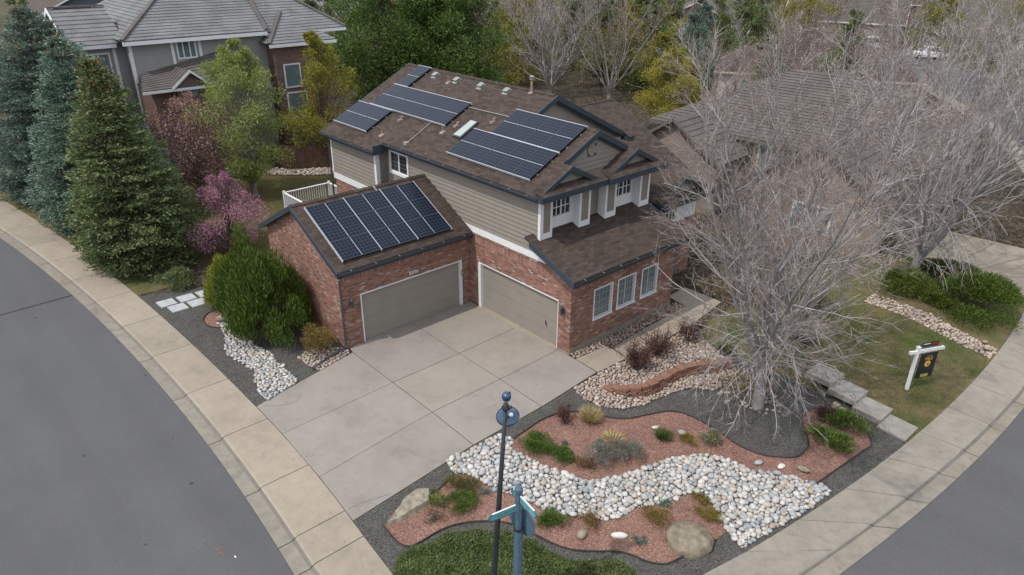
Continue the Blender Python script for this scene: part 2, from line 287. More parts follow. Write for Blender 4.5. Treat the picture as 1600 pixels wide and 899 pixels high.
class MB:
    def __init__(s): s.v = []; s.f = []; s.mi = []
    def add(s, vs, fs, mi=0):
        b = len(s.v); s.v += [tuple(v) for v in vs]; s.f += [tuple(i + b for i in f) for f in fs]; s.mi += [mi] * len(fs); return s
    def box(s, x0, x1, y0, y1, z0, z1, mi=0):
        if x0 > x1: x0, x1 = x1, x0
        if y0 > y1: y0, y1 = y1, y0
        return s.add([(x0, y0, z0), (x1, y0, z0), (x1, y1, z0), (x0, y1, z0), (x0, y0, z1), (x1, y0, z1), (x1, y1, z1), (x0, y1, z1)],
                     [(3, 2, 1, 0), (4, 5, 6, 7), (0, 1, 5, 4), (1, 2, 6, 5), (2, 3, 7, 6), (3, 0, 4, 7)], mi)
    def hexa(s, b, t, mi=0):      # bottom ring of 4 and top ring of 4
        return s.add(list(b) + list(t), [(3, 2, 1, 0), (4, 5, 6, 7), (0, 1, 5, 4), (1, 2, 6, 5), (2, 3, 7, 6), (3, 0, 4, 7)], mi)
    def bar(s, p0, p1, w, h, up=(0, 0, 1), mi=0, off=0.0):   # box from p0 to p1, h along up, w sideways, top face on the line + off
        p0, p1 = Vector(p0), Vector(p1); d = (p1 - p0).normalized(); up = Vector(up); sd = d.cross(up).normalized() * (w / 2)
        up = sd.cross(d).normalized() if abs(d.dot(up)) < .999 else up
        if up.z < 0: up = -up
        t = up * off; b = up * (off - h)
        return s.hexa([p0 - sd + b, p0 + sd + b, p1 + sd + b, p1 - sd + b], [p0 - sd + t, p0 + sd + t, p1 + sd + t, p1 - sd + t], mi)
    def vbar(s, p0, p1, w, h, nrm, mi=0):     # board hanging below the line p0-p1 (vertical height h), thickness w along nrm
        p0, p1, n = Vector(p0), Vector(p1), Vector(nrm) * w; z = Vector((0, 0, -h))
        return s.hexa([p0 + z, p1 + z, p1 + n + z, p0 + n + z], [p0, p1, p1 + n, p0 + n], mi)
    def slab(s, pts, th, mi=0, mi_side=None):         # planar polygon pushed down along its normal
        pts = [Vector(p) for p in pts]; n = Vector((0, 0, 0))
        for i in range(len(pts)): n += pts[i].cross(pts[(i + 1) % len(pts)])
        n.normalize()
        if n.z < 0: pts.reverse(); n = -n
        low = [p - n * th for p in pts]; N = len(pts)
        tri = tessellate_polygon([pts]); fx = []
        for a, b, c in tri:
            q = (pts[b] - pts[a]).cross(pts[c] - pts[a]); fx.append((a, b, c) if q.dot(n) > 0 else (a, c, b))
        s.add(pts + low, fx, mi); base = len(s.v) - 2 * N
        s.f += [tuple(base + N + i for i in reversed(f)) for f in fx] + [(base + i, base + N + i, base + N + (i + 1) % N, base + (i + 1) % N) for i in range(N)]
        s.mi += [mi if mi_side is None else mi_side] * (len(fx) + N); return s
    def flat(s, poly, z, mi=0):
        pts = [Vector((p[0], p[1], z)) for p in poly]; fx = []
        for a, b, c in tessellate_polygon([pts]):
            q = (pts[b] - pts[a]).cross(pts[c] - pts[a]); fx.append((a, b, c) if q.z > 0 else (a, c, b))
        return s.add(pts, fx, mi)
    def prism(s, poly, z0, z1, mi=0): return s.slab([(p[0], p[1], z1) for p in poly], z1 - z0, mi)
    def tube(s, pts, rad, n=8, mi=0, cap=True):
        pts = [Vector(p) for p in pts]; rad = rad if hasattr(rad, '__len__') else [rad] * len(pts)
        b = len(s.v); up = Vector((0, 0, 1))
        for i, p in enumerate(pts):
            d = (pts[min(i + 1, len(pts) - 1)] - pts[max(i - 1, 0)]).normalized()
            a = d.cross(up if abs(d.z) < .95 else Vector((1, 0, 0))).normalized(); c = d.cross(a)
            for k in range(n):
                t = 2 * math.pi * k / n; s.v.append(tuple(p + (a * math.cos(t) + c * math.sin(t)) * rad[i]))
        for i in range(len(pts) - 1):
            for k in range(n):
                s.f.append((b + i * n + k, b + i * n + (k + 1) % n, b + (i + 1) * n + (k + 1) % n, b + (i + 1) * n + k)); s.mi.append(mi)
        if cap:
            s.f.append(tuple(b + k for k in reversed(range(n)))); s.f.append(tuple(b + (len(pts) - 1) * n + k for k in range(n))); s.mi += [mi, mi]
        return s
    def lathe(s, prof, c, n=20, axis=None, mi=0):   # prof: (radius, height) along axis
        ax = Vector(axis or (0, 0, 1)).normalized(); a = ax.cross(Vector((1, 0, 0)) if abs(ax.x) < .9 else Vector((0, 1, 0))).normalized(); bb = ax.cross(a); c = Vector(c)
        b = len(s.v)
        for r, h in prof:
            for k in range(n):
                t = 2 * math.pi * k / n; s.v.append(tuple(c + ax * h + (a * math.cos(t) + bb * math.sin(t)) * r))
        for i in range(len(prof) - 1):
            for k in range(n):
                s.f.append((b + i * n + k, b + i * n + (k + 1) % n, b + (i + 1) * n + (k + 1) % n, b + (i + 1) * n + k)); s.mi.append(mi)
        s.f.append(tuple(b + k for k in reversed(range(n)))); s.f.append(tuple(b + (len(prof) - 1) * n + k for k in range(n))); s.mi += [mi, mi]
        return s
    def mesh(s, name, smooth=False):
        me = bpy.data.meshes.new(name); me.from_pydata(s.v, [], s.f)
        if any(s.mi): me.polygons.foreach_set('material_index', s.mi)
        if smooth: me.polygons.foreach_set('use_smooth', [True] * len(me.polygons))
        me.update(); return me
    def build(s, name, mats, parent=None, org=None, smooth=False): return place(name, s.mesh(name, smooth), mats, parent, org)
def np_mesh(name, V, F, smooth=False):
    V = np.asarray(V, np.float32); F = np.asarray(F, np.int32); k = F.shape[1]; n = len(F)
    me = bpy.data.meshes.new(name); me.vertices.add(len(V)); me.vertices.foreach_set('co', V.ravel())
    me.loops.add(n * k); me.loops.foreach_set('vertex_index', F.ravel())
    me.polygons.add(n); me.polygons.foreach_set('loop_start', np.arange(0, n * k, k, dtype=np.int32)); me.polygons.foreach_set('loop_total', np.full(n, k, np.int32))
    if smooth: me.polygons.foreach_set('use_smooth', np.ones(n, bool))
    me.update(calc_edges=True); return me
def unit(a): return a / np.maximum(np.linalg.norm(a, axis=-1, keepdims=True), 1e-9)
def rdir(n, zs=1.0):
    d = rng.normal(size=(n, 3)); d[:, 2] *= zs; return unit(d)
def leaf_mesh(name, P, D, L, Wd):                  # one pointed leaf (quad, a little folded) per row
    n = len(P); D = unit(D); s = unit(np.cross(D, rdir(n))); u = np.cross(s, D)
    L = np.broadcast_to(L, (n,))[:, None]; Wd = np.broadcast_to(Wd, (n,))[:, None]
    V = np.stack([P, P + D * L * .5 + s * Wd * .5 + u * Wd * .15, P + D * L, P + D * L * .5 - s * Wd * .5 + u * Wd * .15], 1).reshape(-1, 3)
    return np_mesh(name, V, np.arange(4 * n).reshape(n, 4))
def seg_mesh(name, segs, n=4, jitter=True):        # frustum per segment
    A = np.array([s[0] for s in segs], float); B = np.array([s[1] for s in segs], float); ra = np.array([s[2] for s in segs]); rb = np.array([s[3] for s in segs])
    d = unit(B - A); ref = np.where(np.abs(d[:, 2:3]) < .9, np.array([[0, 0, 1.]]), np.array([[1., 0, 0]])); a = unit(np.cross(d, ref)); c = np.cross(d, a)
    t = np.arange(n) * 2 * np.pi / n; ring = a[:, None, :] * np.cos(t)[None, :, None] + c[:, None, :] * np.sin(t)[None, :, None]
    V = np.concatenate([A[:, None, :] + ring * ra[:, None, None], B[:, None, :] + ring * rb[:, None, None]], 1).reshape(-1, 3)
    k = np.arange(n); q = np.stack([k, (k + 1) % n, n + (k + 1) % n, n + k], 1)
    F = (np.arange(len(segs)) * 2 * n)[:, None, None] + q[None]
    return np_mesh(name, V, F.reshape(-1, 4), smooth=True)
def inpoly(P, poly):
    P = np.asarray(P); ins = np.zeros(len(P), bool); n = len(poly)
    for i in range(n):
        x0, y0 = poly[i]; x1, y1 = poly[(i + 1) % n]
        if y0 == y1: continue
        c = ((y0 > P[:, 1]) != (y1 > P[:, 1])) & (P[:, 0] < (x1 - x0) * (P[:, 1] - y0) / (y1 - y0) + x0); ins ^= c
    return ins
def smooth_line(pts, k=5, closed=False):           # Catmull-Rom
    P = [Vector(p) for p in pts]; n = len(P); out = []
    for i in range(n if closed else n - 1):
        g = (lambda j: P[j % n]) if closed else (lambda j: P[min(max(j, 0), n - 1)])
        a, b, c, d = g(i - 1), g(i), g(i + 1), g(i + 2)
        for q in range(k):
            t = q / k; out.append(.5 * ((2 * b) + (c - a) * t + (2 * a - 5 * b + 4 * c - d) * t * t + (3 * b - a - 3 * c + d) * t ** 3))
    if not closed: out.append(P[-1])
    return [tuple(o) for o in out]
def text_mesh(txt, size, ext=.008):
    cu = bpy.data.curves.new('t', 'FONT'); cu.body = txt; cu.size = size; cu.extrude = ext; cu.align_x = 'CENTER'; cu.align_y = 'CENTER'
    o = bpy.data.objects.new('t', cu); COL.objects.link(o); dg = bpy.context.evaluated_depsgraph_get()
    me = bpy.data.meshes.new_from_object(o.evaluated_get(dg)); bpy.data.objects.remove(o); return me

# ------------------------------------------------------------------ ground, streets, kerbs, pavements
def yA(x): return -12.83 - (0.0031 if x < .5 else .0050) * (x - .5) ** 2
def yC(x): return yA(x) + .56
def yB(x): return -10.81 - (.0024 * (x - 2) ** 2 if x < 2 else .0072 * (x - 2) ** 2)
def xB(y):
    if y <= 80: return 17.6 - .0066 * (y - 9) ** 2
    return 17.6 - .0066 * 71 ** 2 - .937 * (y - 80)
def xA(y): return 19.38 - .0058 * (y - 9.5) ** 2 if y < 11 else xB(y) + 1.84 + max(0, y - 30) * .010
def xC(y): return 18.9 - .0052 * (y - 11) ** 2 if y < 11 else xB(y) + 1.30 + max(0, y - 30) * .007
def bez(a, c, b, n): return [((1 - t) ** 2 * a[0] + 2 * t * (1 - t) * c[0] + t * t * b[0], (1 - t) ** 2 * a[1] + 2 * t * (1 - t) * c[1] + t * t * b[1]) for t in [i / n for i in range(n + 1)]]
cornB = bez((11, yB(11)), (15.6, -11.9), (16.2, yB(0) * 0 - 5.3), 8)
cornC = bez((9.7, yC(9.7)), (17.3, -13.2), (17.81, -3.48), 8)
cornA = bez((9.2, yA(9.2)), (18.0, -13.9), (18.53, -2.66), 8)
struct = lambda o: tag(o, kind='structure')
g = MB(); g.flat([(-500, -300), (300, -300), (300, 500), (-500, 500)], -.22); struct(g.build('ground', 'ground_far'))
g = MB()
xs = [x * 2.0 for x in range(-45, 20)]
top = [(x, yA(x) + .25 if x < 8 else -9 if x > 10 else yA(x) + .25 + (x - 8) / 2 * 3.5) for x in xs]
for i in range(len(xs) - 1):
    a, b = top[i], top[i + 1]; g.add([(a[0], yA(a[0]) - 11, -.10), (b[0], yA(b[0]) - 11, -.10), (b[0], b[1], -.10), (a[0], a[1], -.10)], [(0, 1, 2, 3)])
struct(g.build('street', 'asphalt'))
g = MB(); ys = [-9 + 2.0 * i for i in range(0, 90)]
for a, b in zip(ys, ys[1:]):
    wa, wb = 9.5 + max(0, a - 30) * .07, 9.5 + max(0, b - 30) * .07
    g.add([(xA(a) - .25, a, -.096), (xA(a) + wa, a, -.096), (xA(b) + wb, b, -.096), (xA(b) - .25, b, -.096)], [(0, 1, 2, 3)])
struct(g.build('side_street', 'asphalt'))
# dark joint sealed across the left street
g = MB(); g.flat([(-12.75, yA(-12.75)), (-12.62, yA(-12.62)), (-12.35, -20.5), (-12.5, -20.5)], -.096)
tag(g.build('street_joint', 'edging', org=(-13, -16, -.1)), 'dark sealed joint running across the asphalt street at left', 'road joint')
backL = [(x, yB(x)) for x in [-90 + 3 * i for i in range(34)]]
backR = [(xB(y), y) for y in [-5.3 + 2 * i for i in range(1, 66)]]
yard = backL + cornB + backR + [(-160, 125), (-160, -25)]
g = MB(); g.flat(yard, -.03); struct(g.build('yard', 'mulch'))

def curb_profile(b, c, a):      # back, kerb line, asphalt edge at one station
    b, c, a = Vector((*b, 0)), Vector((*c, 0)), Vector((*a, 0)); d = (a - c).normalized()
    return [b, c, c + d * .07 + Vector((0, 0, -.03)), c + d * .16 + Vector((0, 0, -.085)), a + Vector((0, 0, -.07))]
def strip_slabs(stations, walk, gut, wm, gap=.014):
    for st in stations:
        rows = [curb_profile(*s) for s in st]
        for q in range(2):      # trim a hair off both ends: the joint
            e = 0 if q == 0 else -1; o = 1 if q == 0 else -2
            for k in range(5): v = rows[o][k] - rows[e][k]; rows[e][k] = rows[e][k] + v.normalized() * gap
        sl = MB(); n = len(rows)
        for i in range(n - 1):
            p, q = rows[i], rows[i + 1]
            sl.add([p[0], p[1], p[2], q[2], q[1], q[0]], [(0, 1, 4, 5), (1, 2, 3, 4)])
        for r, s_ in ((rows[0], 1), (rows[-1], -1)):
            z = Vector((0, 0, -.05)); sl.add([r[0], r[1], r[2], r[2] + z, r[1] + z, r[0] + z], [(0, 1, 4, 5), (1, 2, 3, 4)])
        sl.build('sidewalk_slab', wm, walk)
        gt = MB(); drk = MB()
        for i in range(n - 1):
            p, q = rows[i], rows[i + 1]
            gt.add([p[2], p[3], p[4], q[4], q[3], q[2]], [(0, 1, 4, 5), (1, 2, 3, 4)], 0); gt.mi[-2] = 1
            z = Vector((0, 0, -.06)); gt.add([p[4], p[4] + z, q[4] + z, q[4]], [(0, 1, 2, 3)])
        gt.build('gutter_slab', ['gutter_conc', 'curb_shade'], gut)
walkL = thing('sidewalk', None, None, (0, -11.6, 0), kind='structure'); gutL = thing('kerb_gutter', None, None, (0, -12.5, -.07), kind='structure')
JX = [-47, -43.6, -40.2, -36.8, -33.4, -30, -26.8, -23.6, -20.4, -17.4, -14.25, -11.1, -7.8, -4.45, -.97, 2.35, 5.47, 8.0, 9.2]
sts = []
for a, b in zip(JX, JX[1:]):
    st = []
    for i in range(5):
        x = a + (b - a) * i / 4; d = .05 * 0
        st.append(((x, yB(x)), (x, yC(x)), (x, yA(x))))
    sts.append(st)
strip_slabs(sts, walkL, gutL, 'walk_conc')
crn = list(zip(cornB, cornC, cornA)); crn = [((9.2, yB(9.2)), (9.2, yC(9.2)), (9.2, yA(9.2)))] + crn[1:]
strip_slabs([crn[0:3], crn[2:4], crn[3:5], crn[4:6], crn[5:7], crn[6:9]], walkL, gutL, 'walk_conc')
walkR = thing('side_sidewalk', None, None, (18, 8, 0), kind='structure'); gutR = thing('side_kerb_gutter', None, None, (19, 8, -.07), kind='structure')
sts = [[crn[-1], ((xB(-3.7), -3.7), (xC(-1.9), -1.9), (xA(-1.2), -1.2))]]
JY = [-3.7, -1.55, .75, 3.15, 5.35, 7.6, 9.9, 12.2, 14.5, 16.8, 19.1, 21.4, 24, 27, 30, 33, 36, 40, 44, 48, 53, 58, 63, 68, 74, 80]
for a, b in zip(JY, JY[1:]):
    st = []
    for i in range(4):
        y = a + (b - a) * i / 3; k = max(0, min(1, (6 - y) / 10)); st.append(((xB(y), y), (xC(y + 1.8 * k), y + 1.8 * k), (xA(y + 2.5 * k), y + 2.5 * k)))
    sts.append(st)
strip_slabs(sts, walkR, gutR, 'walk_conc_grey')
# beds below the slabs so the joints read dark
g = MB(); g.flat([(x, yB(x) + .01) for x in JX] + [(x, yA(x) + .02) for x in reversed(JX)], -.094); struct(g.build('sidewalk_bed', 'edging'))

# driveway: slabs with joints
drv = thing('driveway', None, None, (4, -5, 0), kind='structure')
XL = [0.02, 3.30, 5.72, 8.13]; YL = [-10.86, -6.34, -3.2, -.02]
def dv(i, j): return (XL[i], YL[j])
def slab_obj(poly, z1, th, mat, parent, name, gap=.013):
    cx = sum(p[0] for p in poly) / len(poly); cy = sum(p[1] for p in poly) / len(poly)
    q = []
    n = len(poly)
    for k in range(n):
        p, a, b = Vector(poly[k]), Vector(poly[k - 1]), Vector(poly[(k + 1) % n]); d = ((a - p).normalized() + (b - p).normalized())
        q.append(p + (Vector((cx, cy)) - p).normalized() * gap * 1.4)
    m = MB(); m.prism([(v.x, v.y) for v in q], z1 - th, z1); return m.build(name, mat, parent)
E3 = [yB(1.40) + .012, yB(3.47) + .012, yB(6.2) + .012, yB(8.5) + .012]
rows = [
 [(0.42, -6.34), (3.30, -6.34), (3.47, E3[1]), (1.42, E3[0])], [(3.30, -6.34), (5.76, -6.34), (6.2, E3[2]), (3.47, E3[1])], [(5.76, -6.34), (8.12, -6.4), (8.5, E3[3]), (6.2, E3[2])],
 [(0.03, -3.2), (3.28, -3.2), (3.30, -6.34), (0.42, -6.34), (0.03, -6.28)], [(3.28, -3.2), (5.76, -3.2), (5.76, -6.34), (3.30, -6.34)], [(5.76, -3.2), (8.05, -3.24), (8.12, -6.4), (5.76, -6.34)],
 [(0.03, -.03), (3.2, -.03), (3.28, -3.2), (0.03, -3.2)], [(3.2, -.03), (5.66, -.03), (5.76, -3.2), (3.28, -3.2)], [(5.66, -.03), (6.55, -.03), (7.82, -.10), (8.05, -3.24), (5.76, -3.2)]]
for q in rows: slab_obj(q, 0.0, .1, 'drive_conc', drv, 'driveway_slab')
g = MB(); g.flat([(0.02, -.02), (7.8, -.02), (8.03, -3.2), (8.1, -6.4), (8.47, E3[3]), (1.45, E3[0]), (.45, -6.4), (.02, -6.3)], -.022); struct(g.build('driveway_bed', 'edging'))
for pts in ([(1.55, -10.6), (1.9, -10.15), (2.05, -9.7), (1.75, -9.2)], [(8.0, -10.95), (8.1, -10.3), (8.28, -9.7)]):
    m = MB(); ln = smooth_line([(x, y, .001) for x, y in pts], 5); random.seed(len(pts))
    ln = [Vector(p) + Vector((random.uniform(-.02, .02), random.uniform(-.02, .02), 0)) for p in ln]
    for a, b in zip(ln, ln[1:]): d = (b - a).normalized(); n = Vector((-d.y, d.x, 0)) * .007; m.add([a - n, b - n, b + n, a + n], [(0, 1, 2, 3)])
    m.build('crack', 'edging', drv)
plain('paint_orange', C(.17, .10, .06), .9, .4, 30); plain('paint_yellow', C(.14, .125, .08), .9, .4, 30)
def paint(label, pts, w, mat):
    m = MB(); random.seed(int(pts[0][0] * 100))
    for p in pts:
        for k in range(3): a = random.random() * 3.14; d = Vector((math.cos(a), math.sin(a), 0)) * random.uniform(.03, .09); n = Vector((-d.y, d.x, 0)).normalized() * w; c = Vector((p[0] + random.gauss(0, .04), p[1] + random.gauss(0, .04), -.095 + k * .0008)); m.add([c - d - n, c + d - n, c + d + n, c - d + n], [(0, 1, 2, 3)])
    tag(m.build('paint_mark', mat, org=(pts[0][0], pts[0][1], -.1)), label, 'paint mark', kind='stuff')
paint('faded orange paint mark on the street near the gutter', [(6.95, -14.35), (7.05, -14.42), (7.12, -14.30)], .010, 'paint_orange'); paint('faded yellow paint scribble on the street left of the orange mark', [(6.35, -14.55), (6.45, -14.62)], .008, 'paint_yellow')
m = MB(); m.box(7.45, 7.53, -14.12, -14.09, -.099, -.085); tag(m.build('paper_scrap', 'white_trim', org=(7.5, -14.1, -.1)), 'small white scrap lying on the street by the orange paint', 'scrap')
# front walk
wk = thing('front_walk', None, None, (7.5, 4, 0), kind='structure')
for q in ([(6.62, -.02), (7.86, -.08), (7.93, 1.55), (6.75, 1.70)], [(7.0, 1.74), (7.93, 1.57), (8.02, 3.6), (6.85, 3.7)], [(6.85, 3.73), (8.02, 3.63), (7.95, 6.0), (6.8, 6.0)], [(6.8, 6.03), (7.95, 6.03), (7.6, 8.6), (5.6, 8.6), (5.6, 7.2), (6.8, 7.0)]):
    slab_obj(q, .004, .1, 'walk_conc', wk, 'walk_slab')

# planting beds as sheets a few millimetres apart
def sheet(name, mat, poly, z): g = MB(); g.flat(poly, z); return struct(g.build(name, mat))
gravL = [(1.42, yB(1.42) + .03), (.40, -6.40), (.02, -6.42), (-6.3, -6.42), (-8.5, -6.6), (-9.6, -9.0), (-10.4, yB(-10.4) + .02)] + [(x, yB(x) + .02) for x in (-8, -5, -2, 0)]
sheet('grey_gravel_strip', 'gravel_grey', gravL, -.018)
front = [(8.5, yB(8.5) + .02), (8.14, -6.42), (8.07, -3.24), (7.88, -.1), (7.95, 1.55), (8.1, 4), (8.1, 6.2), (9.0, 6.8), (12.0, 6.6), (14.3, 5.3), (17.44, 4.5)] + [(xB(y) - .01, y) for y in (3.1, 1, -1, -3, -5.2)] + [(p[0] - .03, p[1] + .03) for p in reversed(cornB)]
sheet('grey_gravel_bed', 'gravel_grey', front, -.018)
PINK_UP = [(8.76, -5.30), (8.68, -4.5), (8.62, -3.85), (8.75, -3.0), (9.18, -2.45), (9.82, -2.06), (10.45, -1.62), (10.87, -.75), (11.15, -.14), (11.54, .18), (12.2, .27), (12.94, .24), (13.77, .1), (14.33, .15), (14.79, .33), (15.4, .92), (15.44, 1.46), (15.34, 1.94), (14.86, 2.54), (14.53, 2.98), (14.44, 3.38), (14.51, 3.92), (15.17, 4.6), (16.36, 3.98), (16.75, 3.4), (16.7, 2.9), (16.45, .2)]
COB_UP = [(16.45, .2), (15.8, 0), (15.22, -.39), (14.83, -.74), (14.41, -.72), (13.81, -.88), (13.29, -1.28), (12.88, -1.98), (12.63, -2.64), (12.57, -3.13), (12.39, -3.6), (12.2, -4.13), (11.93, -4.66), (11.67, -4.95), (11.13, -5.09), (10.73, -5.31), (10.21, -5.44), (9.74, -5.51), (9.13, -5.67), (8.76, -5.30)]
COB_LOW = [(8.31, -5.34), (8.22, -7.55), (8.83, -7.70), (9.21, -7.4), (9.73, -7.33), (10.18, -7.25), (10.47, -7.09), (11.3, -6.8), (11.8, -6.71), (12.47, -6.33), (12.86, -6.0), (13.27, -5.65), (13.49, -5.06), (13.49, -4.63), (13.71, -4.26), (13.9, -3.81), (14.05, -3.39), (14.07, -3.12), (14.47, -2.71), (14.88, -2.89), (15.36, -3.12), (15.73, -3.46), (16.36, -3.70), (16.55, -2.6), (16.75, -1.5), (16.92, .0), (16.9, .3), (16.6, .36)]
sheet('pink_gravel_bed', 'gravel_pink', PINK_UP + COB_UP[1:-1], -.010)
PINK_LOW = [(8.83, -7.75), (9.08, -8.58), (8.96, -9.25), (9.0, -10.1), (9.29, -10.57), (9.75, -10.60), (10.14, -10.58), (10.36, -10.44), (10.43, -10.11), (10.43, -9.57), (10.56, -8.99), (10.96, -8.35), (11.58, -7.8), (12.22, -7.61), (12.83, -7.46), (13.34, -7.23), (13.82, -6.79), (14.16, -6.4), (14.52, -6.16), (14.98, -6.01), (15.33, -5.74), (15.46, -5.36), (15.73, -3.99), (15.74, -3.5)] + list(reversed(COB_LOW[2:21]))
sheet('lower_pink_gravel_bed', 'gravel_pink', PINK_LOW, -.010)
COB = COB_UP + COB_LOW
cobbed = sheet('river_rock_bed', 'soil_dark', COB, -.005)
TAN = [(8.03, -1.6), (8.66, -1.8), (9.44, -1.63), (10.01, -1.27), (10.36, -.46), (10.45, .19), (10.6, 1.06), (10.85, 1.75), (11.5, 2.2), (11.4, 4.0), (10.15, 4.6), (8.15, 5.5), (8.05, 2.2), (7.96, .1)]
tanbed = sheet('tan_rock_bed', 'soil_dark', TAN, -.010)
STREAM = [(-5.48, -9.44), (-4.6, -9.55), (-4.18, -9.63), (-3.42, -9.94), (-2.64, -10.18), (-1.85, -10.0), (-.81, -9.86), (.05, -10.19), (.91, -10.38), (1.30, -10.3), (.98, -9.05), (.5, -8.9), (.05, -8.95), (-.9, -8.95), (-1.7, -8.8), (-2.6, -9.05), (-3.5, -8.9), (-4.4, -8.75), (-5.2, -8.7)]
streambed = sheet('white_rock_stream_bed', 'soil_dark', STREAM, -.010)
FOUND = [(.38, -6.42), (.62, -7.2), (.80, -8.0), (.2, -8.15), (-.6, -8.2), (-.9, -7.5), (-.4, -6.9), (-.1, -6.5)]
foundbed = sheet('foundation_rock_bed', 'soil_dark', FOUND, -.006)
HOUSEROCK = [(6.28, .05), (6.6, .0), (6.72, 1.7), (6.98, 1.8), (6.8, 3.7), (6.75, 6.9), (6.28, 6.9)]
houserock = sheet('wall_rock_strip', 'soil_dark', HOUSEROCK, -.012)
ring = [(-5.75 + .92 * math.cos(t * R(15)), -9.12 + .74 * math.sin(t * R(15))) for t in range(24)]
sheet('round_pink_bed', 'gravel_pink', ring, -.008)
BACKLAWN = [(-25.5, -9), (-12.5, -8.2), (-10.8, -6), (-10.8, 2), (-12, 6.5), (-21.3, 4.9), (-22.6, 3.2), (-24.6, 1.2), (-26.5, 0.5), (-27, -4)]
sheet('back_lawn', 'lawn_back', BACKLAWN, -.016)
FROCK = [(-21.3, 4.9), (-22.6, 3.2), (-24.6, 1.2), (-26.5, .5), (-26, 2.2), (-24.3, 3.0), (-22.2, 7.0), (-21, 7)]
frock = sheet('fence_rock_border', 'soil_dark', FROCK, -.012)
RROCK = [(17.42, 12.45), (17.36, 13.4), (14.8, 13.7), (12.2, 13.6), (12.2, 12.6), (14.8, 12.55)]
# front lawn: a gentle bank rising from the pavement
def sm(t): t = max(0, min(1, t)); return t * t * (3 - 2 * t)
def lawn_z(x, y): return -.02 + .46 * sm((xB(y) - x) / 3.9) * sm((y - 5.25) / 1.7) * sm((x - 7.6) / 2.5)
g = MB(); NXg, NYg = 26, 34
for j in range(NYg + 1):
    y = 4.6 + (19.5 - 4.6) * j / NYg
    for i in range(NXg + 1):
        xr = xB(y) - .01; x = 8.3 + (xr - 8.3) * i / NXg
        if y < 5.8 and x < 14.2: pass
        g.v.append((x, y, lawn_z(x, y)))
for j in range(NYg):
    for i in range(NXg):
        a = j * (NXg + 1) + i; g.f.append((a, a + 1, a + NXg + 2, a + NXg + 1)); g.mi.append(0)
struct(g.build('front_lawn', 'lawn', smooth=True))
P = np.stack([rng.uniform(9, 17.5, 26000), rng.uniform(5.6, 12.5, 26000)], 1); P = P[[p[0] < xB(p[1]) - .02 for p in P]]
Z = np.array([lawn_z(*p) for p in P]); D = rdir(len(P), .6); D[:, 2] = np.abs(D[:, 2]) + .5
tag(place('grass', leaf_mesh('grass', np.c_[P, Z], D, rng.uniform(.04, .10, len(P)), .012), 'grass_blade', org=(14, 9, 0)), 'short patchy grass blades on the front lawn bank', 'grass', kind='stuff')
P = np.stack([rng.uniform(-26, -11, 16000), rng.uniform(-8.5, 5, 16000)], 1); P = P[inpoly(P, BACKLAWN)]
D = rdir(len(P), .6); D[:, 2] = np.abs(D[:, 2]) + .5
tag(place('grass', leaf_mesh('grass', np.c_[P, np.full(len(P), -.016)], D, rng.uniform(.05, .12, len(P)), .015), 'grass_dry', org=(-18, 0, 0)), 'thin dry spring grass blades on the back lawn', 'grass', kind='stuff')
# grass verge by the spruces
g = MB(); g.flat([(x, yB(x) + .01) for x in (-46, -38, -30, -24, -18, -14, -10.5)] + [(-10.5, -9.5), (-20, -7), (-46, -9)], -.020); struct(g.build('verge', 'lawn'))
# the neighbour's driveway beyond the shrubs
sheet('neighbour_driveway', 'walk_conc', [(xB(19.5) - .02, 19.5), (xB(23) - .02, 23), (xB(26.5) - .02, 26.5), (9.0, 26.0), (8.0, 20.5)], -.01)

# edging strips along the beds
def edging(pts, label, z=.02, r=.022):
    m = MB(); m.tube([(p[0], p[1], z) for p in smooth_line([(q[0], q[1], 0) for q in pts], 4)], r, 5)
    c = pts[len(pts) // 2]; tag(m.build('bed_edging', 'edging', org=(c[0], c[1], 0)), label, 'edging', 'dark edging strips around the gravel beds')
edging(PINK_UP[0:21], 'dark edging strip curving along the top of the upper pink gravel bed')
edging(PINK_UP[23:27], 'short dark edging strip between pink gravel and grey gravel by the side pavement')
edging(PINK_LOW[4:23], 'dark edging strip along the front of the lower pink gravel bed')
edging(PINK_LOW[0:3] + [(9.0, -9.4)], 'dark edging strip between the driveway gravel and the lower pink bed')
edging(STREAM[0:9], 'dark edging strip along the white rock stream beside the left pavement')
edging(ring + [ring[0]], 'round dark edging ring around the small pink gravel circle')
edging(BACKLAWN[5:9], 'curved dark edging between back lawn and rocks by the wooden fence')

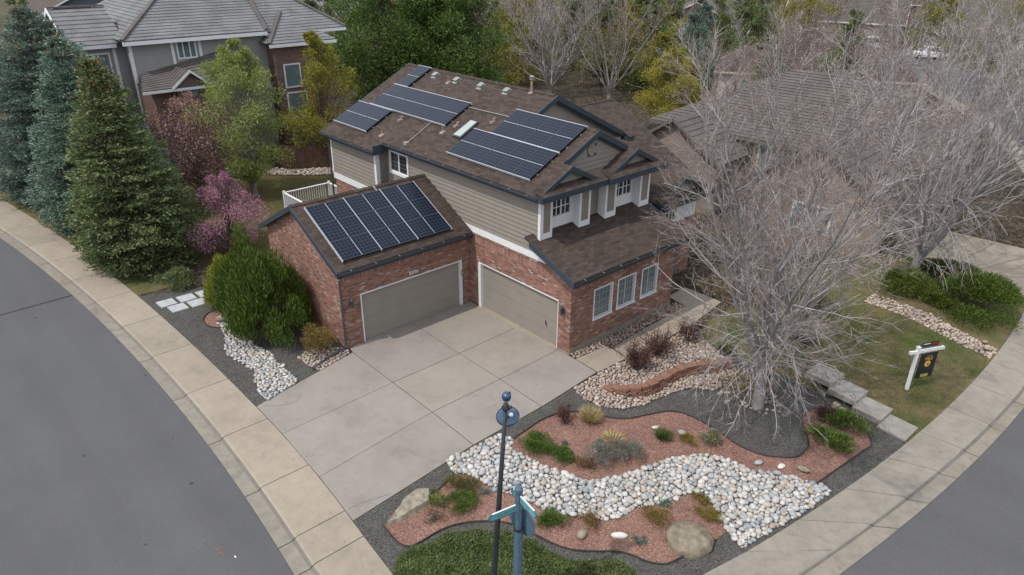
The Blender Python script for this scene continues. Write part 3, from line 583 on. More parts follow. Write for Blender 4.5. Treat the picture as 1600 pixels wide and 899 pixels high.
# ------------------------------------------------------------------ cobbles
def ico(sub=1):
    import bmesh
    b = bmesh.new(); bmesh.ops.create_icosphere(b, subdivisions=sub, radius=1.0)
    V = np.array([v.co[:] for v in b.verts]); F = np.array([[v.index for v in f.verts] for f in b.faces]); b.free(); return V, F
IV, IF = ico(2); IV1, IF1 = ico(1)
def pebble(seed, hi=True):
    r = np.random.default_rng(seed); V = (IV if hi else IV1).copy()
    for _ in range(7):
        d = unit(r.normal(size=(1, 3)))[0]; V *= (1 + .24 * np.tanh(2 * (V @ d)) * r.uniform(-1, 1))[:, None]
    V *= np.array([1, r.uniform(.68, .95), r.uniform(.5, .7)]); return V
PEB = [pebble(i + 20) for i in range(8)]; PEB1 = [pebble(i + 20, False) for i in range(8)]
def scatter(poly, n, r0, r1, seed, pack=.82, power=2.0):
    r = np.random.default_rng(seed); pl = np.array(poly); lo, hi = pl.min(0), pl.max(0); out = []; cell = {}
    cs = r1 * 2
    rad = r0 + (r1 - r0) * r.random(n) ** power; rad[::-1].sort()
    cand = lo + (hi - lo) * r.random((n * 8, 2)); cand = cand[inpoly(cand, poly)].tolist(); ci = 0
    for q in rad:
        for _ in range(4):
            if ci >= len(cand): return out
            px, py = cand[ci]; ci += 1
            kx, ky = int(px // cs), int(py // cs); ok = True
            for i in (-1, 0, 1):
                for j in (-1, 0, 1):
                    for (x, y, s) in cell.get((kx + i, ky + j), ()):
                        if (x - px) ** 2 + (y - py) ** 2 < ((s + q) * pack) ** 2: ok = False; break
                    if not ok: break
                if not ok: break
            if ok: cell.setdefault((kx, ky), []).append((px, py, q)); out.append((px, py, q)); break
    return out
def cobbles(bed, poly, n, r0, r1, seed, mat, singles, z=0.0, power=2.0, zf=None, stuffname='cobbles', pack=.82):
    st = scatter(poly, n, r0, r1, seed, power=power, pack=pack); st.sort(key=lambda s: -s[2]); r = np.random.default_rng(seed + 1)
    org = ORG[bed.name]
    if singles:
        ms = []
        for V in PEB:
            me = np_mesh('cobble', V, IF, True); me.materials.append(MATS[mat]); ms.append(me)
        for (x, y, q) in st[:singles]:
            o = link(bpy.data.objects.new('cobble', ms[r.integers(8)])); o.parent = bed
            o.location = Vector((x, y, z + q * .28)) - org; o.scale = (q * 1.12,) * 3; o.rotation_euler = (r.normal() * .2, r.normal() * .2, r.random() * 6.28)
    VV, FF, b = [], [], 0
    for (x, y, q) in st[singles:]:
        V = PEB1[r.integers(8)] * q * 1.12; a = r.random() * 6.28; ca, sa = math.cos(a), math.sin(a)
        V = V @ np.array([[ca, sa, 0], [-sa, ca, 0], [0, 0, 1]]) + np.array([x, y, (zf(x, y) if zf else z) + q * .28]); VV.append(V); FF.append(IF1 + b); b += len(V)
    if VV: tag(place(stuffname, np_mesh(stuffname, np.concatenate(VV), np.concatenate(FF), True), mat, bed), kind='stuff')
cobbles(cobbed, COB, 52000, .024, .092, 11, 'cobble', 300, power=6.0, pack=.81)
cobbles(tanbed, TAN, 9000, .028, .075, 12, 'cobble_tan', 60)
cobbles(streambed, STREAM, 7000, .028, .075, 13, 'cobble', 40)
cobbles(foundbed, FOUND, 900, .035, .075, 14, 'cobble_tan', 0)
cobbles(houserock, HOUSEROCK, 900, .035, .075, 15, 'cobble_brown', 0)
cobbles(frock, FROCK, 2200, .05, .12, 16, 'cobble_tan', 0)
rrock = thing('lawn_rock_border', None, None, (15, 13, .1), kind='structure')
cobbles(rrock, RROCK, 5000, .035, .085, 17, 'cobble_tan', 30, z=.1, zf=lambda x, y: lawn_z(x, y))
# loose stone piles round the big tree

# ------------------------------------------------------------------ the house
H = thing('house', 'brown two-storey house with brick base, taupe siding and shingle roof', 'house', (0, 0, 0))
def hp(m, name, mats, parent=H, smooth=False): return m.build(name, mats, parent, smooth=smooth)
def wallY(y, x0, x1, z0, z1, holes, th, name, mat, parent=H):      # wall in plane y (outer face), facing -Y, th behind it
    m = MB(); xs = x0
    for (a, b, c, d) in sorted(holes):
        m.box(xs, a, y, y + th, z0, z1)
        if c > z0: m.box(a, b, y, y + th, z0, c)
        if d < z1: m.box(a, b, y, y + th, d, z1)
        xs = b
    m.box(xs, x1, y, y + th, z0, z1); return hp(m, name, mat, parent)
def wallX(x, y0, y1, z0, z1, holes, th, name, mat, parent=H):      # facing +X
    m = MB(); ys = y0
    for (a, b, c, d) in sorted(holes):
        m.box(x - th, x, ys, a, z0, z1)
        if c > z0: m.box(x - th, x, a, b, z0, c)
        if d < z1: m.box(x - th, x, a, b, d, z1)
        ys = b
    m.box(x - th, x, ys, y1, z0, z1); return hp(m, name, mat, parent)
D1 = (-5.553, -.449, 2.18); D2 = (.642, 5.567, 2.18)
# garage wing
wallX(0, -6.35, -.001, -.05, 3.36, [(D1[0], D1[1], -.05, D1[2])], .24, 'brick_wall', 'brick')
GP = .5199; gz = lambda x: 3.478 + GP * (.302 - x) if x > -3.116 else 3.478 + GP * (x + 6.53)
m = MB(); poly = [(-.002, -.05), (-.002, gz(0) - .16), (-3.116, gz(-3.116) - .16), (-6.25, gz(-6.25) - .16), (-6.25, -.05)]
m.v = [(x, -6.352, z) for x, z in poly] + [(x, -6.12, z) for x, z in poly]; m.f = [tuple(range(5)), tuple(range(9, 4, -1))] + [(i, i + 5, (i + 1) % 5 + 5, (i + 1) % 5) for i in range(5)]; m.mi = [0] * 7
hp(m, 'gable_wall', 'brick')
m = MB(); m.box(-6.25, -6.0, -6.11, -.02, -.05, 3.36); hp(m, 'rear_garage_wall', 'brick')
# soldier course over the left garage front
m = MB(); m.box(-.02, .018, -6.34, -.02, 2.92, 3.36); hp(m, 'soldier_course', 'brick_soldier')
# right garage wall
wallY(0, .002, 6.226, -.05, 3.02, [(D2[0], D2[1], -.05, D2[2])], .26, 'brick_wall', 'brick')
m = MB(); m.box(.03, 6.24, -.018, .2, 3.021, 3.40); hp(m, 'soldier_course', 'brick_soldier')
m = MB(); m.box(.03, 6.10, -.055, .2, 3.402, 3.47); hp(m, 'brick_ledge', 'brick')
m = MB(); m.slab([(4.2, .01, 3.47), (6.226, .01, 3.47), (6.226, .01, 3.66), (4.2, .01, 4.30)], .2)
m = MB(); m.v = [(4.2, .012, 3.47), (6.21, .012, 3.47), (6.21, .012, 3.62), (4.2, .012, 4.36), (4.2, .2, 3.47), (6.21, .2, 3.47), (6.21, .2, 3.62), (4.2, .2, 4.36)]; m.f = [(0, 1, 2, 3), (7, 6, 5, 4), (0, 4, 5, 1), (1, 5, 6, 2), (2, 6, 7, 3), (3, 7, 4, 0)]; m.mi = [0] * 6; hp(m, 'skirt_end_wall', 'siding')
# front brick wall with three windows
FW = [(1.30, 2.45), (2.74, 3.90), (4.27, 5.38)]
wallX(6.226, .262, 6.5, -.05, 3.55, [(a, b, 1.06, 2.46) for a, b in FW], .26, 'brick_wall', 'brick')
m = MB(); m.box(6.2, 6.244, .02, 6.5, 3.10, 3.48); hp(m, 'soldier_course', 'brick_soldier')
m = MB(); m.box(4.2, 6.22, 6.26, 6.5, -.05, 3.6); hp(m, 'side_brick_wall', 'brick')
m = MB(); m.box(6.23, 6.262, .0, 6.5, -.06, .24); m.box(5.60, 6.26, -.03, -.002, -.06, .06); hp(m, 'foundation', 'gutter_conc')
# siding: lapped boards on a backing wall
def boards_y(y, x0, x1, z0, z1, parent, exp=.19, clip=None, mat='siding'):
    z = z0
    while z < z1 - .02:
        t = min(z + exp, z1); a, b = (x0, x1) if clip is None else clip((z + t) / 2)
        if b - a > .05:
            m = MB(); m.hexa([(a, y - .044, z), (b, y - .044, z), (b, y, z), (a, y, z)], [(a, y - .004, t), (b, y - .004, t), (b, y, t), (a, y, t)]); hp(m, 'siding_board', mat, parent)
        z += exp
def boards_x(x, y0, y1, z0, z1, parent, exp=.19, clip=None, mat='siding'):
    z = z0
    while z < z1 - .02:
        t = min(z + exp, z1); a, b = (y0, y1) if clip is None else clip((z + t) / 2)
        if b - a > .05:
            m = MB(); m.hexa([(x, a, z), (x + .044, a, z), (x + .044, b, z), (x, b, z)], [(x, a, t), (x + .004, a, t), (x + .004, b, t), (x, b, t)]); hp(m, 'siding_board', mat, parent)
        z += exp
m = MB(); m.box(-6.2, 4.40, .0, .2, 3.47, 6.16); w = hp(m, 'siding_wall', 'siding'); boards_y(0, -6.2, 4.36, 3.78, 6.14, w)
m = MB(); m.box(-10.5, -6.25, -.6, 3.0, 3.48, 5.92); w = hp(m, 'siding_wall', 'siding'); boards_y(-.6, -10.4, -6.38, 3.84, 5.92, w)
boards_x(-6.25, -.5, -.001, 3.84, 5.95, w)
m = MB(); m.box(-10.48, -6.2, -.58, 3, -.05, 3.46); hp(m, 'brick_wall', 'brick')
m = MB(); m.box(-10.5, .2, .2, 9.2, -.05, 6.0); hp(m, 'inner_walls', 'siding')
m = MB(); m.box(-6.2, 4.80, -.030, .01, 3.475, 3.79); m.box(-10.54, -6.21, -.64, -.6, 3.47, 3.80); hp(m, 'band_board', 'white_trim')
for q in ((-10.54, -10.42, -.66, -.5, 3.81, 5.9), (-6.40, -6.22, -.645, -.56, 3.81, 5.9), (-6.259, -6.21, -.559, -.44, 3.81, 5.93), (4.36, 4.492, -.062, -.001, 3.80, 6.1)): m = MB(); m.box(*q); hp(m, 'corner_board', 'white_trim')
# upper window in the taupe wall
def window_y(x0, x1, z0, z1, y, parent, glass='glass_dark', fr=.11, mull=1, rows=0, cols=0, name='window'):
    m = MB(); m.box(x0, x1, y - .06, y + .02, z0, z0 + fr * 1.25); m.box(x0, x1, y - .06, y + .02, z1 - fr, z1); m.box(x0, x0 + fr, y - .06, y + .02, z0 + fr * 1.25, z1 - fr); m.box(x1 - fr, x1, y - .06, y + .02, z0 + fr * 1.25, z1 - fr)
    w = hp(m, name, 'white_trim', parent)
    a, b, c, d = x0 + fr, x1 - fr, z0 + fr * 1.25, z1 - fr; n = mull + 1
    for i in range(n):
        p, q = a + (b - a) * i / n, a + (b - a) * (i + 1) / n; g_ = MB(); g_.box(p + .02, q - .02, y - .012, y + .0, c + .02, d - .02); hp(g_, 'pane', glass, w)
    f = MB(); f.box(a, b, y - .035, y - .013, c, c + .04); f.box(a, b, y - .035, y - .013, d - .04, d)
    for i in range(1, n): p = a + (b - a) * i / n; f.box(p - .035, p + .035, y - .04, y - .013, c + .04, d - .04)
    hp(f, 'sash', 'white_plastic', w); return w
def window_x(y0, y1, z0, z1, x, parent, glass='glass_dark', fr=.09, mull=1, rows=0, cols=0, depth=.06, bars=.03, name='window'):
    m = MB(); X0, X1 = x - .02, x + depth
    m.box(X0, X1 + .03, y0 - .02, y1 + .02, z0, z0 + fr); m.box(X0, X1, y0, y1, z1 - fr, z1); m.box(X0, X1, y0, y0 + fr, z0 + fr, z1 - fr); m.box(X0, X1, y1 - fr, y1, z0 + fr, z1 - fr)
    w = hp(m, name, 'white_trim', parent)
    a, b, c, d = y0 + fr, y1 - fr, z0 + fr, z1 - fr; n = mull + 1
    for i in range(n):
        p, q = a + (b - a) * i / n, a + (b - a) * (i + 1) / n; g_ = MB(); g_.box(x - .01, x + .006, p + .004, q - .004, c + .004, d - .004); hp(g_, 'pane', glass, w)
    f = MB()
    for i in range(1, n): p = a + (b - a) * i / n; f.box(x + .007, x + .04, p - .03, p + .03, c, d)
    for i in range(n):
        p, q = a + (b - a) * i / n, a + (b - a) * (i + 1) / n
        for k in range(1, cols): t = p + (q - p) * k / cols; f.box(x + .008, x + .022, t - bars / 2, t + bars / 2, c, d)
        for k in range(1, rows): t = c + (d - c) * k / rows; f.box(x + .010, x + .024, p + .031, q - .031, t - bars / 2, t + bars / 2)
    if f.v: hp(f, 'muntin', 'white_plastic' if x < 5 else 'alu', w)
    return w
window_y(-5.92, -4.32, 4.70, 5.90, -.03, H)
for i, (a, b) in enumerate(FW): window_x(a, b, 1.06, 2.46, 6.10, H, 'glass_blind', .065, mull=0 if i == 0 else 1, rows=4, cols=5 if i == 0 else 3, depth=.135, bars=.012)
# upper front: recessed wall and four boxed pillars
m = MB(); m.box(3.9, 4.05, .0, 6.56, 4.1, 6.2); m.box(.2, 3.9, 6.4, 6.56, -.05, 6.2); w = hp(m, 'siding_wall', 'siding'); boards_x(4.05, 2.78, 3.66, 4.2, 6.14, w)
m2 = MB(); m2.box(.2, 4.0, 5.0, 6.38, 3.0, 5.9)
for (a, b) in ((.0, .60), (2.12, 2.76), (3.68, 4.36), (5.90, 6.56)):
    m = MB(); zb = 4.18
    m.box(4.05, 4.46, a, b, zb, 6.16)
    m.box(4.46, 4.485, a, b, zb, 4.60); m.box(4.46, 4.485, a, b, 6.02, 6.16); m.box(4.46, 4.485, a, a + .11, 4.60, 6.02); m.box(4.46, 4.485, b - .11, b, 4.60, 6.02)
    w = hp(m, 'window_pillar', 'white_trim'); q = MB(); q.box(4.455, 4.472, a + .11, b - .11, 4.60, 6.02); hp(q, 'inset_panel', 'siding_panel', w)
for (a, b) in ((.60, 2.12), (4.36, 5.90)):
    m = MB(); m.box(4.05, 4.10, a, b, 4.2, 4.86); m.box(4.05, 4.13, a, b, 4.86, 4.93); m.box(4.05, 4.10, a, a + .30, 4.93, 6.16); m.box(4.05, 4.10, b - .12, b, 4.93, 6.16); hp(m, 'window_apron', 'white_trim')
    window_x(a + .30, b - .12, 4.93, 6.05, 4.06, H, 'glass_dark', .06, mull=1, rows=3, cols=2, depth=.06, bars=.035)
# garage doors
def garage_door(lo, hi, top, axis, recess, label):
    d = thing('gd', None, None, (0, 0, 0)); bpy.data.objects.remove(d)
    j = MB(); fr = .10; P = []
    n = 4; hgt = top - fr - .03
    if axis == 'x':   # in wall x=0, runs along y
        j.box(-.2, .03, lo, lo + .05, 0, top - .05); j.box(-.2, .03, hi - fr, hi, 0, top - .05); j.box(-.2, .03, lo, hi, top - .05, top)
        dr = hp(j, 'garage_door', 'white_trim')
        for i in range(n):
            z0 = .015 + hgt * i / n; z1 = .015 + hgt * (i + 1) / n - .010; m = MB()
            m.hexa([(-recess - .04, lo + .05, z0), (-recess, lo + .05, z0), (-recess, hi - fr, z0), (-recess - .04, hi - fr, z0)], [(-recess - .04, lo + .05, z1), (-recess - .012, lo + .05, z1), (-recess - .012, hi - fr, z1), (-recess - .04, hi - fr, z1)]); hp(m, 'door_panel', 'door_paint', dr)
    else:
        j.box(lo, lo + .16, -.03, .25, 0, top - .05); j.box(hi - .03, hi, -.01, .25, 0, top - .05); j.box(lo, hi, -.012, .25, top - .05, top)
        dr = hp(j, 'garage_door', 'white_trim')
        for i in range(n):
            z0 = .015 + (hgt + .06) * i / n; z1 = .015 + (hgt + .06) * (i + 1) / n - .010; m = MB()
            m.hexa([(lo + .16, recess, z0), (hi - .03, recess, z0), (hi - .03, recess + .04, z0), (lo + .16, recess + .04, z0)], [(lo + .16, recess + .012, z1), (hi - .03, recess + .012, z1), (hi - .03, recess + .04, z1), (lo + .16, recess + .04, z1)]); hp(m, 'door_panel', 'door_paint', dr)
    return dr
garage_door(D1[0], D1[1], D1[2], 'x', .09, ''); d2 = garage_door(D2[0], D2[1], D2[2], 'y', .12, '')
m = MB(); m.box(4.75, 4.80, .095, .118, .75, .90); m.box(4.82, 4.84, .10, .118, .62, .80); hp(m, 'handle', 'gutter', d2)
m = MB(); m.box(D2[0] + .01, D2[1] - .01, -.16, .12, -.02, .012); hp(m, 'door_sill', 'walk_conc')
m = MB(); m.box(-.2, .028, D1[0] + .052, D1[1] - .102, -.03, .006); hp(m, 'door_sill', 'drive_conc')
m = MB(); m.box(.031, .05, -.52, -.47, 1.45, 1.72); hp(m, 'keypad', 'rock_grey')
# house number
me = text_mesh('23731', .19, .008); me.transform(Matrix(((0, 0, 1, .035), (1, 0, 0, -2.98), (0, 1, 0, 2.36), (0, 0, 0, 1)))); place('house_number', me, 'number_white', H)
# carriage lamps
for (x, y, z, ax) in ((5.86, 0, 1.86, 'y'), (0, -6.0, 1.95, 'x')):
    m = MB(); c = Vector((x, -.14, z)) if ax == 'y' else Vector((.14, y, z))
    m.box(c.x - .05, c.x + .05, c.y - .05, c.y + .05, z - .13, z + .13); m.lathe([(.09, .13), (.03, .22), (.0, .25)], c, 6); m.lathe([(.02, -.2), (.06, -.13)], c, 6)
    if ax == 'y': m.box(x - .04, x + .04, -.10, -.001, z - .05, z + .08)
    else: m.box(.001, .10, y - .04, y + .04, z - .05, z + .08)
    hp(m, 'wall_lantern', 'gutter')

# ---- roofs
MSL = .4984; zM = lambda y: 6.226 + MSL * (y + .4)
def roof(name, xy, zf, th=.10): m = MB(); m.slab([(x, y, zf(x, y)) for x, y in xy], th, 0, 1); return hp(m, name, ['shingle', 'fascia'])
AX = 3.3; SGL, SGR = 1.35, 5.25
zMr = lambda y: zM(AX) - MSL * (y - AX)
roof('main_roof', [(-10.78, -1.0), (-5.81, -1.0), (-5.81, -.4), (4.70, -.4), (4.70, SGL), (4.22, SGL), (4.22, AX), (.58, AX), (.58, 4.62), (-10.78, 4.62)], lambda x, y: zM(y))
roof('rear_roof', [(-10.78, 4.62), (.58, 4.62), (.58, 9.6), (-10.78, 9.6)], lambda x, y: zM(4.62) - MSL * (y - 4.62))
roof('front_gable_roof', [(.2, AX), (4.22, AX), (4.22, SGR), (4.70, SGR), (4.70, 7.0), (.2, 7.0)], lambda x, y: zMr(y))
roof('small_gable_roof', [(3.98, SGL), (4.70, SGL), (4.70, AX - .002), (3.98, AX - .002)], lambda x, y: zM(SGL) - MSL * (y - SGL))
roof('small_gable_roof', [(3.98, AX + .002), (4.70, AX + .002), (4.70, SGR), (3.98, SGR)], lambda x, y: zM(SGL) - MSL * (SGR - y))
# ridge caps
def ridge_cap(p0, p1, n):
    m = MB(); p0, p1 = Vector(p0), Vector(p1); d = (p1 - p0).normalized(); s = d.cross(Vector((0, 0, 1))).normalized(); k = int((p1 - p0).length / .28)
    for i in range(k):
        a = p0 + d * (.28 * i); b = a + d * .30; h0, h1 = .035, .022; w = .14; dz = Vector((0, 0, -w * .48))
        m.add([a - s * w + dz + Vector((0, 0, h0)), a + Vector((0, 0, h0 + .012)), a + s * w + dz + Vector((0, 0, h0)), b - s * w + dz + Vector((0, 0, h1)), b + Vector((0, 0, h1)), b + s * w + dz + Vector((0, 0, h1)), a - s * w + dz, a, a + s * w + dz], [(0, 1, 4, 3), (1, 2, 5, 4), (0, 6, 7, 1), (1, 7, 8, 2)])
    return hp(m, n, 'shingle')
ridge_cap((-10.78, 4.62, zM(4.62)), (.58, 4.62, zM(4.62)), 'ridge_cap'); ridge_cap((.2, AX, zM(AX)), (4.22, AX, zM(AX)), 'ridge_cap')
# rake and fascia boards
def rake(x, ya, za, yb, zb, h=.24, nm='rake_board', w=.045): m = MB(); m.vbar((x, ya, za + .012), (x, yb, zb + .012), w, h, (1, 0, 0)); return hp(m, nm, 'fascia')
rake(.582, AX - .2, zM(AX - .2), 4.62, zM(4.62)); rake(.582, 4.62, zM(4.62), 9.62, zM(4.62) - MSL * 5.0)
rake(.50, AX - .2, zM(AX - .2) - .15, 9.5, zM(4.62) - MSL * 4.9 - .14, h=.001) if False else None
rake(-10.83, -1.0, zM(-1.0), 4.62, zM(4.62)); rake(-10.83, 4.62, zM(4.62), 9.6, zM(4.62) - MSL * 4.98)
rake(4.222, SGL + .2, zM(SGL + .2), AX, zM(AX)); rake(4.222, AX, zM(AX), SGR - .2, zMr(SGR - .2))
for c in (SGL, SGR):
    rake(4.702, c - 1.6, zM(SGL) - MSL * 1.6, c, zM(SGL), h=.20); rake(4.702, c, zM(SGL), c + 1.6, zM(SGL) - MSL * 1.6, h=.20)
# shadowed second board of the big gables
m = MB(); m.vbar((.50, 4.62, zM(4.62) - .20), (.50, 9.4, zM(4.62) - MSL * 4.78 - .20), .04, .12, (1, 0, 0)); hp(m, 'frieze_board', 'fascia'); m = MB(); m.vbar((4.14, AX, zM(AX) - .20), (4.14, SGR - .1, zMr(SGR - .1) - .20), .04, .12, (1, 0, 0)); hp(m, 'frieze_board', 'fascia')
# gable siding
def tri_wall(x, c, zt, half, zb, name):
    m = MB(); v = [(x, c - half, zb), (x, c + half, zb), (x, c, zt)]; m.v = v + [(x - .1, b, z) for _, b, z in v]; m.f = [(0, 1, 2), (5, 4, 3), (0, 3, 4, 1), (1, 4, 5, 2), (2, 5, 3, 0)]; m.mi = [0] * 5
    w = hp(m, name, 'siding'); boards_x(x, 0, 0, zb + .0, zt - .05, w, clip=lambda z: (c - half * (zt - z) / (zt - zb) + .02, c + half * (zt - z) / (zt - zb) - .02)); return w
tri_wall(.30, 4.62, zM(4.62) - .12, 5.0, zM(4.62) - .12 - 5.0 * MSL, 'gable_siding')
tri_wall(4.06, AX, zM(AX) - .12, 3.7, zM(AX) - .12 - 3.7 * MSL, 'gable_siding')
for c in (SGL, SGR): tri_wall(4.50, c, zM(SGL) - .14, 1.35, zM(SGL) - .14 - 1.35 * MSL, 'pediment_siding')
# pent roofs below the pediments, fascia, soffit
for (a, b, dx) in ((-.42, 3.27, 0), (3.33, 6.98, .10)):
    m = MB(); m.slab([(4.45, a, 6.49), (4.92 + dx, a, 6.26), (4.92 + dx, b, 6.26), (4.45, b, 6.49)], .06); hp(m, 'pent_roof', 'shingle')
    m = MB(); m.box(4.90 + dx, 4.95 + dx, a - .02, b, 6.03, 6.262); m.box(4.1, 4.90 + dx, a - .02, a + .03, 6.03, 6.23); m.box(4.1, 4.90 + dx, b - .05, b, 6.03, 6.23); hp(m, 'fascia_board', 'fascia')
    m = MB(); m.box(4.0, 4.90 + dx, a + .03, b - .05, 6.15, 6.19); hp(m, 'soffit', 'soffit')
m = MB(); m.box(.4, 1.0, 9.3, 9.62, 6.0, 6.22); m.slab([(.58, 9.25, 6.42), (1.05, 9.25, 6.24), (1.05, 9.62, 6.24), (.58, 9.62, 6.42)], .05, 1); hp(m, 'eave_return', ['fascia', 'shingle'])
# medallion on the front gable
m = MB()
for k in range(4):
    a = R(45 + 90 * k); m.lathe([(.03, 0), (.055, .03), (.0, .05)], (4.09, AX - .2 + .28 * math.cos(a), 7.32 + .28 * math.sin(a)), 8, axis=(1, 0, 0))
m.tube([(4.10, AX - .2 + .27 * math.cos(R(t)), 7.32 + .27 * math.sin(R(t))) for t in range(135, 320, 12)], .014, 5); hp(m, 'gable_ornament', 'pole_black')
# eave boards and gutters
def gutter_run(p0, p1, nrm, n='gutter'):
    p0, p1, nrm = Vector(p0), Vector(p1), Vector(nrm); m = MB(); z = Vector((0, 0, 1))
    prof = [(0, 0), (0, -.11), (.07, -.12), (.11, -.06), (.12, .0), (.105, .0), (.09, -.05), (.06, -.10), (.012, -.10), (.012, 0)]
    k = len(prof); A = [p0 + nrm * a + z * b for a, b in prof]; B = [p1 + nrm * a + z * b for a, b in prof]
    m.add(A + B, [(i, (i + 1) % k, k + (i + 1) % k, k + i) for i in range(k)] + [tuple(range(k)), tuple(range(2 * k - 1, k - 1, -1))])
    o = hp(m, n, 'gutter'); h = MB(); L = (p1 - p0).length; d = (p1 - p0).normalized()
    for i in range(max(2, int(L / 1.0))):
        c = p0 + d * (i + .5) * L / max(2, int(L / 1.0)); h.bar(c - nrm * .0, c + nrm * .12, .022, .010, off=.010)
    tag(hp(h, 'hanger', 'roof_metal', o), kind='stuff'); return o
gutter_run((-5.80, -.41, 6.21), (4.70, -.41, 6.21), (0, -1, 0)); gutter_run((-10.78, -1.01, 5.91), (-5.82, -1.01, 5.91), (0, -1, 0))
m = MB(); m.box(-5.80, 4.70, -.40, -.36, 5.99, 6.16); m.box(-10.76, -5.83, -1.0, -.96, 5.70, 5.86); m.box(-5.83, -5.79, -1.0, -.4, 5.72, 6.16); hp(m, 'fascia_board', 'fascia')
m = MB(); m.box(-5.79, 4.3, -.36, .0, 5.99, 6.01); m.box(-10.7, -5.83, -.96, -.60, 5.70, 5.72); hp(m, 'soffit', 'soffit')
# garage roof
roof('garage_roof', [(.302, -6.57), (.302, .0), (-3.116, .0), (-3.116, -6.57)], lambda x, y: 3.478 + GP * (.302 - x))
roof('garage_roof', [(-3.116, -6.57), (-3.116, -.02), (-6.55, -.02), (-6.55, -6.57)], lambda x, y: 3.478 + GP * (x + 6.53))
ridge_cap((-3.116, -6.57, 5.255), (-3.116, -.02, 5.255), 'ridge_cap')
m = MB(); m.vbar((.32, -6.575, 3.478), (-3.116, -6.575, 5.265), .045, .22, (0, -1, 0)); hp(m, 'rake_board', 'fascia'); m = MB(); m.vbar((-6.58, -6.575, 3.455), (-3.117, -6.575, 5.265), .045, .22, (0, -1, 0)); hp(m, 'rake_board', 'fascia')
m = MB(); m.slab([(.25, -6.55, 3.33), (.25, -6.36, 3.33), (-3.116, -6.36, 5.08), (-3.116, -6.55, 5.08)], .02); m.slab([(-6.5, -6.55, 3.33), (-6.5, -6.36, 3.33), (-3.116, -6.36, 5.08), (-3.116, -6.55, 5.08)], .02); hp(m, 'rake_soffit', 'soffit')
gutter_run((.305, -6.57, 3.46), (.305, .0, 3.46), (1, 0, 0)); m = MB(); m.box(.262, .30, -6.55, -.01, 3.22, 3.42); m.box(.02, .26, -6.35, -.01, 3.24, 3.27); hp(m, 'fascia_board', 'fascia')
# skirt roof
SK = .369; zS = lambda x: 4.35 - SK * (x - 4.504)
roof('skirt_roof', [(4.05, -.46), (6.78, -.46), (6.78, 6.62), (4.05, 6.62)], lambda x, y: zS(x))
m = MB(); m.vbar((4.35, -.465, zS(4.35) + .01), (6.80, -.465, zS(6.80) + .01), .045, .26, (0, -1, 0)); hp(m, 'rake_board', 'fascia'); m = MB(); m.vbar((4.05, 6.625, zS(4.05) + .01), (6.80, 6.625, zS(6.80) + .01), .045, .26, (0, 1, 0)); hp(m, 'rake_board', 'fascia')
m = MB(); m.slab([(4.4, -.44, zS(4.4) - .20), (6.7, -.44, zS(6.7) - .20), (6.7, -.02, zS(6.7) - .20), (4.4, -.02, zS(4.4) - .20)], .02); m.box(6.26, 6.74, -.44, 6.6, 3.27, 3.29); hp(m, 'soffit', 'soffit')
gutter_run((6.785, -.46, 3.49), (6.785, 6.62, 3.49), (1, 0, 0)); m = MB(); m.box(6.74, 6.78, -.44, 6.6, 3.26, 3.43); hp(m, 'fascia_board', 'fascia')
# downspouts
m = MB(); m.tube([(.36, -6.5, 3.36), (.34, -6.46, 3.2), (.06, -6.42, 3.0), (.06, -6.42, .25), (.1, -6.5, .12), (.25, -7.3, .09), (.55, -8.15, .05)], .045, 8); hp(m, 'downspout', 'gutter')
m = MB(); m.tube([(-10.62, -.9, 5.8), (-10.6, -.72, 5.5), (-10.6, -.72, .2)], .045, 8); m.tube([(6.86, -.3, 3.4), (6.8, -.2, 3.3), (6.3, -.06, 3.1)], .04, 8); hp(m, 'downspout', 'gutter')
# right wing with its own roof, entry gable
wing = MB(); wing.box(-9, 3.2, 9.25, 12.2, -.05, 3.9); wing.box(.2, 3.6, 6.6, 9.24, -.05, 3.9); hp(wing, 'brick_wall', 'brick')
roof('wing_roof', [(-3, 7.6), (3.95, 7.6), (3.95, 12.5), (-3, 12.5)], lambda x, y: 7.05 - .5 * (x + 3)); roof('wing_roof', [(-3, 8.0), (-3, 12.5), (-9.6, 12.5), (-9.6, 8.0)], lambda x, y: 7.05 + .5 * (x + 3))
m = MB(); m.vbar((-3, 12.505, 7.06), (3.97, 12.505, 3.57), .045, .24, (0, 1, 0)); hp(m, 'rake_board', 'fascia'); ridge_cap((-3, 8.0, 7.05), (-3, 12.5, 7.05), 'ridge_cap')
EG = 8.9; ez = 5.28
roof('entry_roof', [(-.2, EG), (4.85, EG), (4.85, EG - 1.95), (-.2, EG - 1.95)], lambda x, y: ez - .5 * abs(y - EG)); roof('entry_roof', [(-.2, EG), (4.85, EG), (4.85, EG + 1.95), (-.2, EG + 1.95)], lambda x, y: ez - .5 * abs(y - EG))
rake(4.852, EG - 1.95, ez - .975, EG, ez); rake(4.852, EG, ez, EG + 1.95, ez - .975)
tri_wall(4.62, EG, ez - .12, 1.75, ez - .12 - .875, 'gable_siding')
m = MB(); m.slab([(4.6, EG - 1.9, 4.47), (5.05, EG - 1.9, 4.25), (5.05, EG + 1.9, 4.25), (4.6, EG + 1.9, 4.47)], .06); hp(m, 'pent_roof', 'shingle')
m = MB(); m.box(5.03, 5.08, EG - 1.92, EG + 1.9, 4.02, 4.252); m.box(4.2, 5.03, EG - 1.92, EG - 1.88, 4.02, 4.25); hp(m, 'fascia_board', 'fascia')
m = MB(); m.box(3.2, 4.3, EG - 1.6, EG + 1.6, -.05, 2.9); hp(m, 'brick_wall', 'brick'); m = MB(); m.box(3.2, 4.35, EG - 1.6, EG + 1.6, 2.9, 4.2); hp(m, 'white_wall', 'white_trim')
